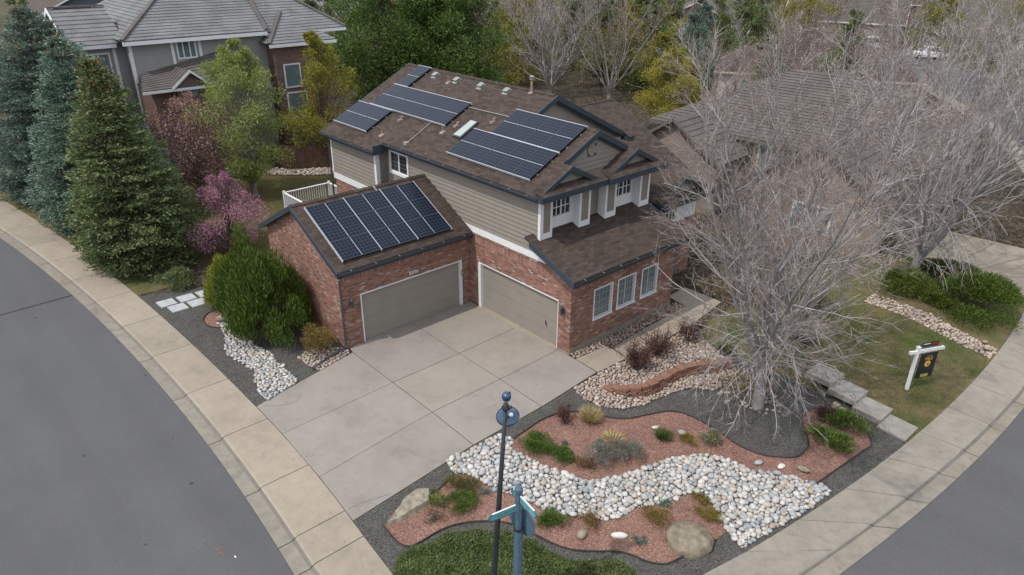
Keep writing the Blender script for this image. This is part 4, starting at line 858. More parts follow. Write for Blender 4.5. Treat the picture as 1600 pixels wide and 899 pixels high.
window_x(EG - 1.15, EG + .05, 3.0, 4.0, 4.36, H, 'glass_dark', .08, mull=1, rows=2, cols=2); m = MB(); m.box(4.30, 4.34, EG - .5, EG + .55, .0, 2.15); hp(m, 'front_door', 'post_teal')

# ---- small things on the roof
def roof_vent(x, y):
    z = zM(y); m = MB(); s_ = Vector((0, 1, MSL)).normalized(); u = Vector((1, 0, 0)); n = u.cross(s_); c = Vector((x, y, z)) + n * .01
    def bx(a, b, c_, d, h0, h1): return m.hexa([c + u * a + s_ * c_ + n * h0, c + u * b + s_ * c_ + n * h0, c + u * b + s_ * d + n * h0, c + u * a + s_ * d + n * h0], [c + u * a + s_ * c_ + n * h1, c + u * b + s_ * c_ + n * h1, c + u * b + s_ * d + n * h1, c + u * a + s_ * d + n * h1])
    bx(-.17, .17, -.26, .16, 0, .012); bx(-.10, .10, -.10, .10, .012, .07); bx(-.15, .15, -.15, .13, .07, .12); hp(m, 'roof_vent', 'roof_metal')
for q in ((-7.80, 4.22), (-6.0, 4.2), (-4.1, 4.18), (-2.28, 4.22)): roof_vent(*q)
def pipe(x, y, h=.28, r=.022, cap=False):
    z = zM(y); m = MB(); s_ = Vector((0, 1, MSL)).normalized(); u = Vector((1, 0, 0)); n = u.cross(s_); c = Vector((x, y, z)) + n * .008
    m.hexa([c - u * .11 - s_ * .16, c + u * .11 - s_ * .16, c + u * .11 + s_ * .1, c - u * .11 + s_ * .1], [c - u * .11 - s_ * .16 + n * .01, c + u * .11 - s_ * .16 + n * .01, c + u * .11 + s_ * .1 + n * .01, c - u * .11 + s_ * .1 + n * .01])
    m.lathe([(.055, .0), (r, .08), (r, h)], (x, y, z), 8); o = hp(m, 'vent_pipe', 'flash')
    if cap: k = MB(); k.lathe([(.10, 0), (.10, .03), (.06, .05), (.11, .10), (.11, .14), (.05, .17)], (x, y, z + h), 12); hp(k, 'pipe_cap', 'roof_metal', o)
for q in ((-6.43, 3.97), (-9.73, 1.7), (-3.16, 1.12), (-6.47, -.04)): pipe(*q)
pipe(-.95, 4.5, .55, .055, True)
for q in ((-2.76, 1.69), (-1.08, 2.42), (-6.41, 1.11)): 
    m = MB(); c = Vector((q[0], q[1], zM(q[1]))); m.box(c.x - .09, c.x + .09, c.y - .22, c.y - .0, c.z - .08, c.z + .02); m.box(c.x - .05, c.x + .05, c.y - .06, c.y + .07, c.z, c.z + .16); hp(m, 'roof_jack', 'flash')
# conduits
m = MB(); zc = lambda x, y: (x, y, zM(y) + .05)
m.tube([zc(-3.3, 2.75), zc(-.45, 2.80)], .022, 6); hp(m, 'conduit', 'roof_metal'); m = MB(); m.tube([zc(-4.4, 1.38), zc(-4.35, .5), zc(-4.35, -.05)], .02, 6); m.box(-4.45, -4.2, -.2, -.02, zM(-.1) - .02, zM(-.1) + .12); hp(m, 'conduit', 'roof_metal')
m = MB(); zg = lambda x, y: (x, y, 3.478 + GP * (.302 - x) + .05); m.tube([zg(-3.1, -2.75), zg(-2.75, -2.75)], .03, 6); hp(m, 'conduit', 'roof_metal')
# skylight
def on_slope(x, y, h): n = Vector((0, -MSL, 1)).normalized(); return Vector((x, y, zM(y))) + n * h
m = MB(); q = [(-2.26, 1.0), (-1.67, 1.0), (-1.72, 2.07), (-2.22, 2.07)]
m.hexa([on_slope(x, y, 0) for x, y in q], [on_slope(x, y, .12) for x, y in q]); sk = hp(m, 'skylight', 'gutter')
m = MB(); q = [(-2.20, 1.05), (-1.73, 1.05), (-1.76, 2.02), (-2.18, 2.02)]; m.hexa([on_slope(x, y, .12) for x, y in q], [on_slope(x, y, .15) for x, y in q]); hp(m, 'pane', 'skylight_glass', sk)

# ------------------------------------------------------------------ solar arrays
def solar_array(label, orgp, u, v, n, nu, nv, pw, ph, mid_axis, rails):
    # orgp: low-left corner on the roof, u along the eave, v up the slope; panels pw x ph
    a = thing('solar_array', label, 'solar panels', orgp, 'black solar arrays on the roofs'); O = Vector(orgp) + n * .10; g_ = .022
    for j in range(nv):
        for i in range(nu):
            b = O + u * (i * pw + g_ / 2) + v * (j * ph + g_ / 2); W_, H_ = pw - g_, ph - g_
            m = MB(); c = [b, b + u * W_, b + u * W_ + v * H_, b + v * H_]; m.hexa([p for p in c], [p + n * .04 for p in c]); pa = m.build('solar_panel', 'panel_frame', a)
            e = .014; c = [b + u * e + v * e, b + u * (W_ - e) + v * e, b + u * (W_ - e) + v * (H_ - e), b + u * e + v * (H_ - e)]
            halves = ([(c[0], c[1], .0, .5), (None, None, .5, 1)])
            m = MB()
            for lo, hi in ((0, .493), (.507, 1)):
                if mid_axis == 'v': qd = [c[0].lerp(c[3], lo), c[1].lerp(c[2], lo), c[1].lerp(c[2], hi), c[0].lerp(c[3], hi)]
                else: qd = [c[0].lerp(c[1], lo), c[0].lerp(c[1], hi), c[3].lerp(c[2], hi), c[3].lerp(c[2], lo)]
                m.add([p + n * .042 for p in qd], [(0, 1, 2, 3)])
            me = m.mesh('cells'); uv = me.uv_layers.new()
            for k in range(2):
                uvs = [(0, 0), (1, 0), (1, 1), (0, 1)] if mid_axis == 'v' else [(0, 0), (0, 1), (1, 1), (1, 0)]
                for t in range(4): uv.data[k * 4 + t].uv = (uvs[t][0], uvs[t][1])
            place('cells', me, 'solar_cell', pa)
            m = MB(); mid = (c[0].lerp(c[3], .5), c[1].lerp(c[2], .5)) if mid_axis == 'v' else (c[0].lerp(c[1], .5), c[3].lerp(c[2], .5))
            d = (mid[1] - mid[0]).normalized(); s_ = n.cross(d) * .010; m.hexa([mid[0] - s_ + n * .040, mid[1] - s_ + n * .040, mid[1] + s_ + n * .040, mid[0] + s_ + n * .040], [mid[0] - s_ + n * .046, mid[1] - s_ + n * .046, mid[1] + s_ + n * .046, mid[0] + s_ + n * .046]); m.build('busbar_strip', 'alu', pa)
    for (dirn, pos) in rails:
        m = MB()
        if dirn == 'u': p0, p1 = O + v * pos - u * .06, O + v * pos + u * (nu * pw + .06); s_ = v * .014
        else: p0, p1 = O + u * pos - v * .03, O + u * pos + v * (nv * ph + .03); s_ = u * .014
        m.hexa([p0 - s_ - n * .05, p1 - s_ - n * .05, p1 + s_ - n * .05, p0 + s_ - n * .05], [p0 - s_ + n * .05, p1 - s_ + n * .05, p1 + s_ + n * .05, p0 + s_ + n * .05])
        m.build('rail', 'alu', a)
    m = MB()
    for k in range(nu + 1):
        for t in (.25, .75):
            b = O + u * (k * pw if k < nu else nu * pw + .03) + v * (t * nv * ph) - n * .05; m.lathe([(.03, -.06), (.03, 0)], b, 6, axis=n)
    tag(m.build('mount', 'roof_metal', a), kind='stuff'); return a
uY, vY, nY = Vector((1, 0, 0)), Vector((0, 1, MSL)).normalized(), Vector((0, -MSL, 1)).normalized(); ky = math.sqrt(1 + MSL ** 2)
def arr(label, x0, y0, nu, pw, span): solar_array(label, (x0, y0, zM(y0)), uY, vY, nY, nu, 1, pw, span * ky, 'v', [('u', 0.0), ('u', span * ky)])
arr('row of five dark solar panels lowest on the main roof beside the skylight', -1.47, .11, 5, 1.03, 1.55)
arr('row of four solar panels upper right on main roof touching the gable', -.44, 1.68, 4, 1.03, 1.55)
arr('row of six solar panels across the middle left of the main roof', -9.58, 1.38, 6, 1.045, 1.56)
arr('row of three solar panels at the lower left corner of the main roof', -10.60, -.23, 3, 1.02, 1.56)
arr('single solar panel at the upper left of the main roof near ridge', -9.60, 2.96, 1, 1.06, 1.56)
kg = math.sqrt(1 + GP ** 2); uX, vX, nX = Vector((0, 1, 0)), Vector((-1, 0, GP)).normalized(), Vector((GP, 0, 1)).normalized()
solar_array('block of nine solar panels covering the brick garage wing roof', (-.05, -6.15, 3.478 + GP * .352), uX, vX, nX, 3, 3, 5.22 / 3, 2.71 * kg / 3, 'u', [('v', 0), ('v', 5.22 / 3), ('v', 10.44 / 3), ('v', 5.22)])

# ------------------------------------------------------------------ plants
def rv(s=1.0): return Vector((random.gauss(0, s), random.gauss(0, s), random.gauss(0, s)))
def limb(p, d, L, r0, r1, k, wob, trop, out):          # polyline branch, returns its stations
    p = Vector(p); d = Vector(d).normalized(); st = [(p.copy(), d.copy(), r0)]
    for i in range(k):
        d = (d + rv(wob) + Vector((0, 0, trop))).normalized(); q = p + d * (L / k); a = r0 + (r1 - r0) * i / k; b = r0 + (r1 - r0) * (i + 1) / k
        out.append((tuple(p), tuple(q), a, b)); p = q; st.append((p.copy(), d.copy(), b))
    return st
def at(st, t):
    f = t * (len(st) - 1); i = min(int(f), len(st) - 2); w = f - i; return st[i][0].lerp(st[i + 1][0], w), st[i][1], st[i][2] * (1 - w) + st[i + 1][2] * w
def side_dir(d, ang):
    a = d.orthogonal().normalized(); b = d.cross(a); t = random.random() * 6.283; s = a * math.cos(t) + b * math.sin(t); return (d * math.cos(ang) + s * math.sin(ang)).normalized()
def bare_tree(seed, base, stems, h, spread, r0, n1, n2, n3, droop=0, split=1.6, lean=(0, 0), twig=.0085, l1=.42, trunk=True, tipn=1.0):
    random.seed(seed); big, mid, thin, tips = [], [], [], []
    base = Vector(base); top = base + Vector((lean[0] * split, lean[1] * split, split))
    if trunk: limb(base - Vector((0, 0, .1)), top - base, split + .1, r0 * 1.25, r0 * .95, 4, .03, 0, big)
    for i in range(stems):
        az = 6.283 * (i + random.uniform(-.3, .3)) / stems; tilt = spread * (random.uniform(.35, 1.0) if i else .08)
        d = Vector((math.sin(tilt) * math.cos(az) + lean[0], math.sin(tilt) * math.sin(az) + lean[1], math.cos(tilt)))
        z0 = random.uniform(.45, 1.0); p = base.lerp(top, z0) if trunk else base + Vector((math.cos(az) * .15, math.sin(az) * .15, -.1))
        L = (h - split * z0) * random.uniform(.86, 1.04) / max(.75, math.cos(tilt * .75)); rr = r0 * random.uniform(.36, .55)
        st = limb(p, d, L, rr, .014, 14, .065, .025, big)
        for j in range(n1):
            t = .10 + .88 * (j + random.random()) / n1; q, dd, r = at(st, t); rem = 1 - t
            L1 = L * l1 * (rem * .85 + .16) * random.uniform(.7, 1.25); s1 = limb(q, side_dir(dd, random.uniform(.5, .95)), L1, max(.010, r * .42), .007, 7, .11, .06, mid)
            for k in range(n2):
                t2 = .15 + .85 * (k + random.random()) / n2; q2, d2, r2 = at(s1, t2); L2 = (L1 * .45 * (1.1 - t2 * .6) + .22) * random.uniform(.6, 1.2)
                s2 = limb(q2, side_dir(d2, random.uniform(.45, .9)), L2, max(.009, r2 * .55), twig * .6, 4, .12, .07, thin)
                for m_ in range(n3):
                    t3 = .2 + .8 * (m_ + random.random()) / n3; q3, d3, r3 = at(s2, t3); L3 = random.uniform(.18, .5) * (1 + L2 * .25)
                    s3 = limb(q3, side_dir(d3, random.uniform(.4, .85)), L3, twig * .75, twig * .4, 2, .15, .10, thin)
                    if random.random() < tipn: tips.append(tuple(s3[-1][0])); tips.append(tuple(s3[1][0]))
    for i in range(droop):                 # low whips that sag towards the ground
        az = random.random() * 6.283; z = random.uniform(.35, 1.0) * split * 1.7; p = base + Vector((0, 0, z))
        st = limb(p, (math.cos(az), math.sin(az), random.uniform(.1, 1.1)), random.uniform(1.8, 4.6), .020, .006, 14, .10, random.choice((-.15, -.12, -.08, -.03)), mid)
        for k in range(9):
            q2, d2, r2 = at(st, random.uniform(.25, 1)); s2 = limb(q2, side_dir(d2, .7), random.uniform(.4, 1.2), .013, twig * .6, 4, .14, random.uniform(-.12, .05), thin)
            for m_ in range(4): q3, d3, r3 = at(s2, random.uniform(.2, 1)); s3 = limb(q3, side_dir(d3, .6), random.uniform(.15, .4), twig * .75, twig * .4, 2, .15, .05, thin); tips.append(tuple(s3[-1][0]))
    return big, mid, thin, np.array(tips)
def bare_thing(name, label, base, seed, bark='bark_pale', twigm='twig_pale', budm='bud', group=None, bud_frac=.5, bud=.05, **kw):
    t = thing(name, label, 'tree', base, group); big, mid, thin, tips = bare_tree(seed, base, **kw)
    place('trunk', seg_mesh('trunk', big, 7), bark, t); tag(place('branches', seg_mesh('branches', mid, 5), 'branch_pale' if bark == 'bark_pale' else bark, t), kind='stuff'); tag(place('twigs', seg_mesh('twigs', thin, 3), twigm, t), kind='stuff')
    if bud_frac and len(tips):
        P = tips[rng.random(len(tips)) < bud_frac]; P = P + rng.normal(size=P.shape) * .03
        tag(place('buds', leaf_mesh('buds', P, rdir(len(P)), rng.uniform(bud * .6, bud * 1.3, len(P)), bud * .6), budm, t), kind='stuff')
    return t
def blob_points(n, h0, h1, rad, seed, lobes=26, lobe_r=.34, power=.5):
    """points in clumps filling a crown; rad(t) is the crown radius at height fraction t"""
    r = np.random.default_rng(seed); c = []
    while len(c) < lobes:
        t = r.random(); rr = rad(t); a = r.random() * 6.283; q = r.random() ** power; c.append((math.cos(a) * rr * q, math.sin(a) * rr * q, h0 + (h1 - h0) * t, rr))
    c = np.array(c); i = r.integers(lobes, size=n); d = r.normal(size=(n, 3)); d = unit(d) * (r.random((n, 1)) ** .45) * np.where(r.random((n, 1)) < .14, 1.55, 1.0); s = (np.maximum(c[i, 3], .25 * c[:, 3].max()) * lobe_r)[:, None]
    return c[i, :3] + d * s * np.array([1, 1, .8]), unit(d), c
def leafy_tree(name, label, base, h, h0, rad, leaf, n, size, seed, bark='bark_brown', lobes=30, lobe_r=.34, group=None, cat='tree', twigs=True, up=.3, second=None, aspect=.55, power=.5):
    t = thing(name, label, cat, base, group); P, D, c = blob_points(n, h0, h, rad, seed, lobes, lobe_r, power); base = Vector(base); random.seed(seed)
    D = D + rdir(n) * .8; D[:, 2] += up
    r = np.random.default_rng(seed + 5); k = r.random(n) < (second[1] if second else 0)
    place('crown', leaf_mesh('crown', P[~k] + np.array(base), D[~k], r.uniform(size * .6, size * 1.3, (~k).sum()), size * aspect), leaf, t)
    if second: place('blossom' if 'blossom' in second[0] else 'undergrowth', leaf_mesh('crown2', P[k] + np.array(base), D[k], r.uniform(size * .6, size * 1.3, k.sum()), size * aspect), second[0], t)
    segs = []; st = limb(base - Vector((0, 0, .1)), (0, 0, 1), h * .8, .04 + h * .016, .03, 6, .04, .05, segs)
    if twigs:
        for q in c:
            tq = max(.1, min(.9, (q[2] * .55) / h)); p, d, r_ = at(st, tq); e = base + Vector(q[:3]); mid_ = p.lerp(e, .5) + Vector((0, 0, .15 * (e - p).length * .3)) + rv(.05 * h * .3)
            w = .008 + h * .004; segs += [(tuple(p), tuple(mid_), w, w * .6), (tuple(mid_), tuple(e), w * .6, w * .3)]
            for _ in range(3):
                e2 = e + rv(.3) * q[3] * .4; segs.append((tuple(e), tuple(e2), w * .3, w * .15))
    place('trunk', seg_mesh('trunk', segs, 5), bark, t); return t
def spruce(label, base, h, Rm, needles, seed, cones=0, squash=None, levels=58, dens=1.0, name='spruce_tree', group='spruces along the left pavement'):
    t = thing(name, label, 'tree', base, group); base = np.array(base, float); r = np.random.default_rng(seed); PP, DD, LL = [], [], []; segs = []; CP = []
    for i in range(levels):
        f = (i + r.random() * .7) / levels; z = h * (.03 + .955 * f)
        prof = (.62 + .38 * min(1, f / .16)) * (1 - f) ** .82 + .02; n = int((8 + 12 * (1 - f)) * dens)
        for k in range(n):
            a = r.random() * 6.283; rad = Rm * prof * r.uniform(.72, 1.12); sq = squash(a) if squash else 1; rad *= sq; rad = max(rad, .12)
            el = -.22 + .95 * f ** 1.3 + r.normal() * .07; o = np.array([math.cos(a), math.sin(a), 0.]); tip = base + o * rad + np.array([0, 0, z + math.tan(el) * rad * .6]); root = base + np.array([0, 0, z])
            segs.append((tuple(root), tuple(tip), .035 * (1 - f) + .012, .006))
            ns = max(3, int(rad * 4.2)); lat = np.array([-o[1], o[0], 0])
            for s in np.linspace(.34 if rad > 1 else .1, 1.02, ns):
                c = root + (tip - root) * s + np.array([0, 0, -.10 * math.sin(s * 3.14) * rad * .3]); w = (.16 + .30 * (1.05 - s)) * min(1.0, rad * .8 + .2); m = 19 if s > .6 else 11
                p = c + lat * r.normal(size=(m, 1)) * w + o * r.normal(size=(m, 1)) * .10 + np.array([0, 0, 1.]) * (r.normal(size=(m, 1)) * .055 + .02)
                d = o * r.uniform(.5, 1.1, (m, 1)) + lat * r.normal(size=(m, 1)) * .65 + np.array([0, 0, 1.]) * (r.normal(size=(m, 1)) * .30 + .05 + .25 * f); PP.append(p); DD.append(d); LL.append(r.uniform(.12, .26, m))
            if cones and f > cones and r.random() < .75:
                m = 5; CP.append(tip + r.normal(size=(m, 3)) * .16)
    PP, DD, LL = np.concatenate(PP), np.concatenate(DD), np.concatenate(LL)
    place('crown', leaf_mesh('crown', PP, DD, LL, .07), needles, t)
    segs.append((tuple(base - [0, 0, .1]), tuple(base + [0, 0, h * .97]), .17, .015)); place('trunk', seg_mesh('trunk', segs, 4), 'bark_brown', t)
    if CP: CP = np.concatenate(CP); D = rdir(len(CP)) * .4; D[:, 2] -= .8; tag(place('cones', leaf_mesh('cones', CP, D, .16, .09), 'needles_cone', t), kind='stuff')
    return t
def shrub(name, label, base, rx, ry, h, leaf, n, size, seed, up=.5, spiky=0.0, group=None, aspect=.4, second=None, lobes=14, cat='shrub', stems='bark_brown', lobe_r=.42, flat=1.0):
    t = thing(name, label, cat, base, group); base = np.array(base, float); r = np.random.default_rng(seed); c = []
    for _ in range(lobes):
        a = r.random() * 6.283; q = math.sqrt(r.random()); z = h * (1 - .75 * q * q) * r.uniform(.30, .92); c.append((math.cos(a) * rx * q * .78, math.sin(a) * ry * q * .78, z))
    c = np.array(c); i = r.integers(lobes, size=n); d = unit(r.normal(size=(n, 3))); d[:, 2] = np.abs(d[:, 2]) * .9 - .15
    s = np.array([rx * lobe_r, ry * lobe_r, h * .38 * flat]); P = c[i] + d * s * (r.random((n, 1)) ** .4); P[:, 2] = np.maximum(P[:, 2], .01)
    D = d * (1 - spiky * .5) + r.normal(size=(n, 3)) * .45; D[:, 2] += up + spiky
    k = r.random(n) < (second[1] if second else 0); L = r.uniform(size * .6, size * 1.4, n)
    place('foliage', leaf_mesh('foliage', P[~k] + base, D[~k], L[~k], size * aspect), leaf, t)
    if second: place('dry_foliage', leaf_mesh('foliage2', P[k] + base, D[k], L[k], size * aspect), second[0], t)
    segs = []
    for q in c:
        p = base + np.array([q[0] * .15, q[1] * .15, -.02]); e = base + q * np.array([.95, .95, .9]); m_ = p + (e - p) * .5 + np.array([0, 0, .06 * h]); segs += [(tuple(p), tuple(m_), .012 + .006 * h, .008 + .003 * h), (tuple(m_), tuple(e), .008 + .003 * h, .004)]
    place('stems', seg_mesh('stems', segs, 4), stems, t); return t
def twig_shrub(name, label, base, rx, h, seed, twigm, leaf, nl, size, n=26, group=None):     # open shrub of many thin stems
    t = thing(name, label, 'shrub', base, group); random.seed(seed); s0, s1, tips = [], [], []
    for i in range(n):
        az = random.random() * 6.283; tl = random.uniform(.1, 1.0); d = Vector((math.cos(az) * tl * rx / h, math.sin(az) * tl * rx / h, 1)); st = limb(Vector(base) + Vector((math.cos(az), math.sin(az), 0)) * .08, d, h * random.uniform(.75, 1.1), .013, .006, 5, .09, 0, s0)
        for k in range(7):
            q, dd, r_ = at(st, random.uniform(.2, 1)); s2 = limb(q, side_dir(dd, .65), h * random.uniform(.15, .35), .006, .004, 3, .15, .05, s1); tips += [tuple(s2[1][0]), tuple(s2[2][0]), tuple(s2[3][0])]
    place('stems', seg_mesh('stems', s0 + s1, 3), twigm, t); T = np.array(tips); P = T[rng.integers(len(T), size=nl)] + rng.normal(size=(nl, 3)) * .06
    place('foliage', leaf_mesh('foliage', P, rdir(nl), rng.uniform(size * .6, size * 1.3, nl), size * .55), leaf, t); return t
def tuft(name, label, base, r, h, leaf, n, seed, w=.018, cat='grass', group=None):
    b = np.array(base, float); q = np.random.default_rng(seed); a = q.random(n) * 6.283; k = np.sqrt(q.random(n)); P = b + np.c_[np.cos(a) * k * r * .4, np.sin(a) * k * r * .4, np.zeros(n)]
    D = np.c_[np.cos(a) * k * r / h * 1.2, np.sin(a) * k * r / h * 1.2, np.ones(n)] + q.normal(size=(n, 3)) * .22
    return tag(place(name, leaf_mesh(name, P, D, q.uniform(.6, 1.15, n) * h, w), leaf, org=base), label, cat, group)

# spruces by the left pavement
sq3 = lambda a: 1 - .30 * max(0, -math.sin(a)) ** 1.5
spruce('dense dark green spruce nearest the driveway, tallest in front at left', (-14.6, -9.95, 0), 10.0, 3.75, 'needles_green', 31, .80, sq3, 46, 1.15)
spruce('silvery blue spruce squeezed between the two darker spruces', (-21.8, -9.6, 0), 10.2, 4.9, 'needles_blue', 32, .9, sq3, 46)
spruce('teal spruce with rusty cone-covered top at the left edge', (-28.6, -9.8, 0), 11.2, 5.8, 'needles_teal', 33, .72, sq3, 50)
# left garden
shrub('juniper_shrub', 'large dark green juniper bush against the brick garage gable', (-3.7, -8.1, 0), 2.9, 1.85, 4.0, 'juniper_dark', 62000, .19, 41, up=1.0, spiky=1.2, lobes=70, aspect=.18, lobe_r=.235)
shrub('golden_juniper', 'yellow-green juniper bush left of the big dark juniper', (-6.9, -8.1, 0), 1.5, 1.25, 2.1, 'juniper_gold', 18000, .15, 42, up=.8, spiky=.9, lobes=34, lobe_r=.26, aspect=.22)
shrub('barberry_shrub', 'russet and olive low shrub beside the downspout', (-.55, -7.3, 0), 1.15, .8, 1.25, 'leaf_russet', 5200, .075, 43, second=('leaf_olive', .4), lobes=16)
shrub('spreading_juniper', 'low dark green spreading shrub under the front spruce', (-10.6, -9.4, 0), 1.1, .8, .7, 'needles_green', 4500, .13, 44, aspect=.25)
# trees behind the garage
leafy_tree('redbud_tree', 'small pink flowering tree behind the brick garage', (-12.6, -5.9, 0), 4.1, .4, lambda t: 2.1 * math.sin(3.14 * (t * .8 + .15)) + .1, 'blossom', 15000, .085, 51, lobes=60, lobe_r=.26, second=('leaf_plum', .18), power=.6)
leafy_tree('plum_tree', 'wide brownish plum tree with few pale pink blossoms', (-22.2, -3.9, 0), 6.3, 1.2, lambda t: 3.5 * math.sin(3.14 * (t * .7 + .2)), 'leaf_russet', 12000, .09, 52, lobes=80, lobe_r=.24, second=('blossom_pale', .36), power=.6)
leafy_tree('poplar_tree', 'fresh light green leafy tree beside the back lawn', (-20.6, -1.0, 0), 9.4, 1.3, lambda t: 2.6 * math.sin(3.14 * (t * .80 + .16)) + .15, 'leaf_spring', 30000, .12, 53, bark='bark_pale', lobes=80, lobe_r=.30, power=.6)
leafy_tree('maple_tree', 'yellow-olive leafy tree at the left corner of the roof', (-24.2, 6.0, 0), 9.0, .8, lambda t: 2.5 * math.sin(3.14 * (t * .80 + .16)) + .15, 'leaf_olive', 28000, .13, 54, lobes=70, lobe_r=.31, second=('leaf_yellow', .3), power=.6)
# big bare tree in the front bed and its neighbour
bare_thing('bare_tree', 'large leafless grey tree with many stems in front of the house', (13.1, 2.5, 0), 61, stems=13, h=12.6, spread=.68, r0=.175, n1=17, n2=8, n3=7, droop=38, split=2.4, l1=.34, bud_frac=.6, bud=.05, twig=.0072)
bare_thing('bare_tree', 'leafless grey tree right of the big one, by the neighbour driveway', (12.6, 16.4, .2), 62, stems=12, h=12.8, spread=.72, r0=.19, n1=14, n2=7, n3=6, droop=26, split=2.2, l1=.40, lean=(.10, .05), bud_frac=.5, bud=.05, twig=.008)
tag(place('loose_stones', np_mesh('loose_stones', np.concatenate([PEB1[i % 8] * .06 + np.array([12.6 + .55 * math.cos(i * 2.4) * (1 + (i % 5) * .28), 2.9 + .45 * math.sin(i * 2.4) * (1 + (i % 7) * .25), .01]) for i in range(70)]), np.concatenate([IF1 + 42 * i if False else IF1 + len(PEB1[0]) * i for i in range(70)]), True), 'cobble_tan', org=(12.6, 2.9, 0)), 'loose tan stones around the foot of the big bare tree', 'stones', kind='stuff')
shrub('dry_shrub', 'tangle of brown dry stems at the foot of the big bare tree', (12.3, 3.2, 0), .9, .9, .6, 'grass_dry', 1500, .14, 63, aspect=.15, cat='shrub')
# front beds
def bar_(label, p, rx, h, seed, n=26, nl=1500): twig_shrub('barberry_shrub', label, (p[0], p[1], 0), rx, h, seed, 'twig_dark', 'leaf_plum', nl, .06, n, 'purple barberry shrubs')
bar_('dark purple barberry nearest the driveway above the red stone wall', (8.75, 1.15), .72, 1.0, 71, 34, 2400)
bar_('dark purple barberry behind the nearest one along the front walk', (8.55, 2.6), .75, 1.0, 72, 34, 2200)
bar_('dark purple barberry farthest up the front walk under bare branches', (8.7, 4.6), .8, .9, 73, 34, 2000)
bar_('small dark purple barberry alone at the corner of the pink bed', (9.25, -3.25), .36, .55, 74, 16, 800)
bar_('dark purple barberry among green plants near the stone steps', (15.05, 3.55), .38, .5, 75, 16, 800)
bar_('reddish purple shrub behind the big tree on the lawn', (12.2, 7.2), .7, .8, 76, 24, 1500)
tuft('fountain_grass', 'pale yellow ornamental grass tuft on the upper pink bed', (9.72, -2.55, 0), .42, .5, 'straw', 700, 81)
tuft('dry_grass', 'flattened straw grass on the pink gravel below the yellow tuft', (10.95, -2.75, 0), .6, .28, 'straw', 420, 82)
tuft('green_grass', 'small green grass tuft in the middle of the upper pink bed', (12.0, -1.45, 0), .34, .36, 'juniper_low', 500, 83)
shrub('sedum_mat', 'dark green mat plant nearest the cobbles at left of upper bed', (9.6, -4.85, 0), .74, .52, .34, 'leaf_green', 4600, .055, 84, lobes=18, group='green mat plants on pink gravel')
shrub('sedum_mat', 'smaller dark green mat plant right of the larger mat', (10.42, -4.75, 0), .52, .46, .32, 'leaf_green', 3400, .055, 85, lobes=14, group='green mat plants on pink gravel')
shrub('sage_shrub', 'round grey sage shrub, left of the pair above the cobbles', (11.42, -3.98, 0), .58, .56, .72, 'sage', 3600, .08, 86, aspect=.18, spiky=.6, group='grey sage shrubs')
shrub('sage_shrub', 'round grey sage shrub, right of the pair above the cobbles', (11.88, -3.12, 0), .62, .56, .74, 'sage', 3800, .08, 87, aspect=.18, spiky=.6, group='grey sage shrubs')
shrub('dry_shrub', 'small russet dry plant in front of the left sage', (11.25, -4.45, 0), .40, .34, .25, 'leaf_russet', 900, .06, 88)
shrub('sage_shrub', 'small green-grey sage at the right of the upper pink bed', (13.15, -.45, 0), .36, .36, .4, 'sage', 1500, .07, 89, second=('leaf_olive', .4))
shrub('creeping_plant', 'yellowish creeping plant beside the right sage on pink gravel', (12.65, -.95, 0), .38, .30, .16, 'leaf_olive', 1100, .05, 90, second=('leaf_russet', .3))
shrub('small_plant', 'tiny blue-green plant beside the left mat plants', (10.1, -4.2, 0), .13, .13, .16, 'needles_teal', 300, .05, 91, lobes=5)
shrub('creeping_plant', 'mixed olive creeping plant by the cobbles near the lamp post', (9.45, -7.95, 0), .62, .52, .22, 'leaf_green', 2200, .055, 92, second=('leaf_russet', .4), lobes=16)
shrub('creeping_plant', 'dark green creeping plant touching the flat sandstone', (9.35, -8.85, 0), .45, .34, .2, 'needles_green', 1500, .055, 93, second=('leaf_olive', .3))
shrub('sedum_mat', 'bright green round mat plant in the lower left pink bed', (10.03, -8.38, 0), .5, .48, .34, 'leaf_green', 2800, .055, 94, lobes=14)
shrub('dry_shrub', 'small bare grey shrub right of the flat sandstone', (10.0, -9.35, 0), .3, .3, .3, 'sage', 420, .06, 95, second=('leaf_russet', .5))
shrub('small_plant', 'small blue-green plant just left of the lamp post', (10.1, -7.6, 0), .16, .16, .16, 'needles_teal', 320, .05, 96, lobes=5)
shrub('sedum_mat', 'bright green mat plant right of the street sign post', (12.3, -6.85, 0), .48, .44, .34, 'leaf_green', 2600, .055, 97, lobes=14)
shrub('dry_shrub', 'dry russet clump right of the green mat by the cobbles', (12.95, -6.1, 0), .42, .34, .18, 'leaf_russet', 900, .055, 98, second=('leaf_olive', .35))
shrub('small_plant', 'round teal plant in the lower pink bed below the cobbles', (14.02, -3.95, 0), .17, .17, .2, 'needles_teal', 420, .05, 99, lobes=6)
shrub('small_plant', 'round teal plant between the white stone and the boulder', (14.37, -5.6, 0), .18, .18, .2, 'needles_teal', 420, .05, 100, lobes=6)
shrub('creeping_plant', 'olive and russet creeping plants above the boulder', (14.2, -4.55, 0), .55, .42, .18, 'leaf_olive', 1600, .05, 101, second=('leaf_russet', .45), lobes=16)
shrub('creeping_plant', 'yellow-green creeping plant right of the boulder by the cobbles', (15.1, -3.35, 0), .42, .30, .2, 'leaf_olive', 1500, .05, 102, second=('leaf_russet', .3))
shrub('creeping_plant', 'olive creeping plant at the bend of the cobble stream', (14.55, -3.0, 0), .36, .22, .15, 'leaf_olive', 900, .05, 103, second=('leaf_russet', .3))
shrub('daylily_clump', 'bright green strappy clump on pink gravel below the steps', (15.85, 2.5, 0), .8, .42, .46, 'leaf_green', 2200, .16, 104, aspect=.16, up=.9, second=('leaf_spring', .3))
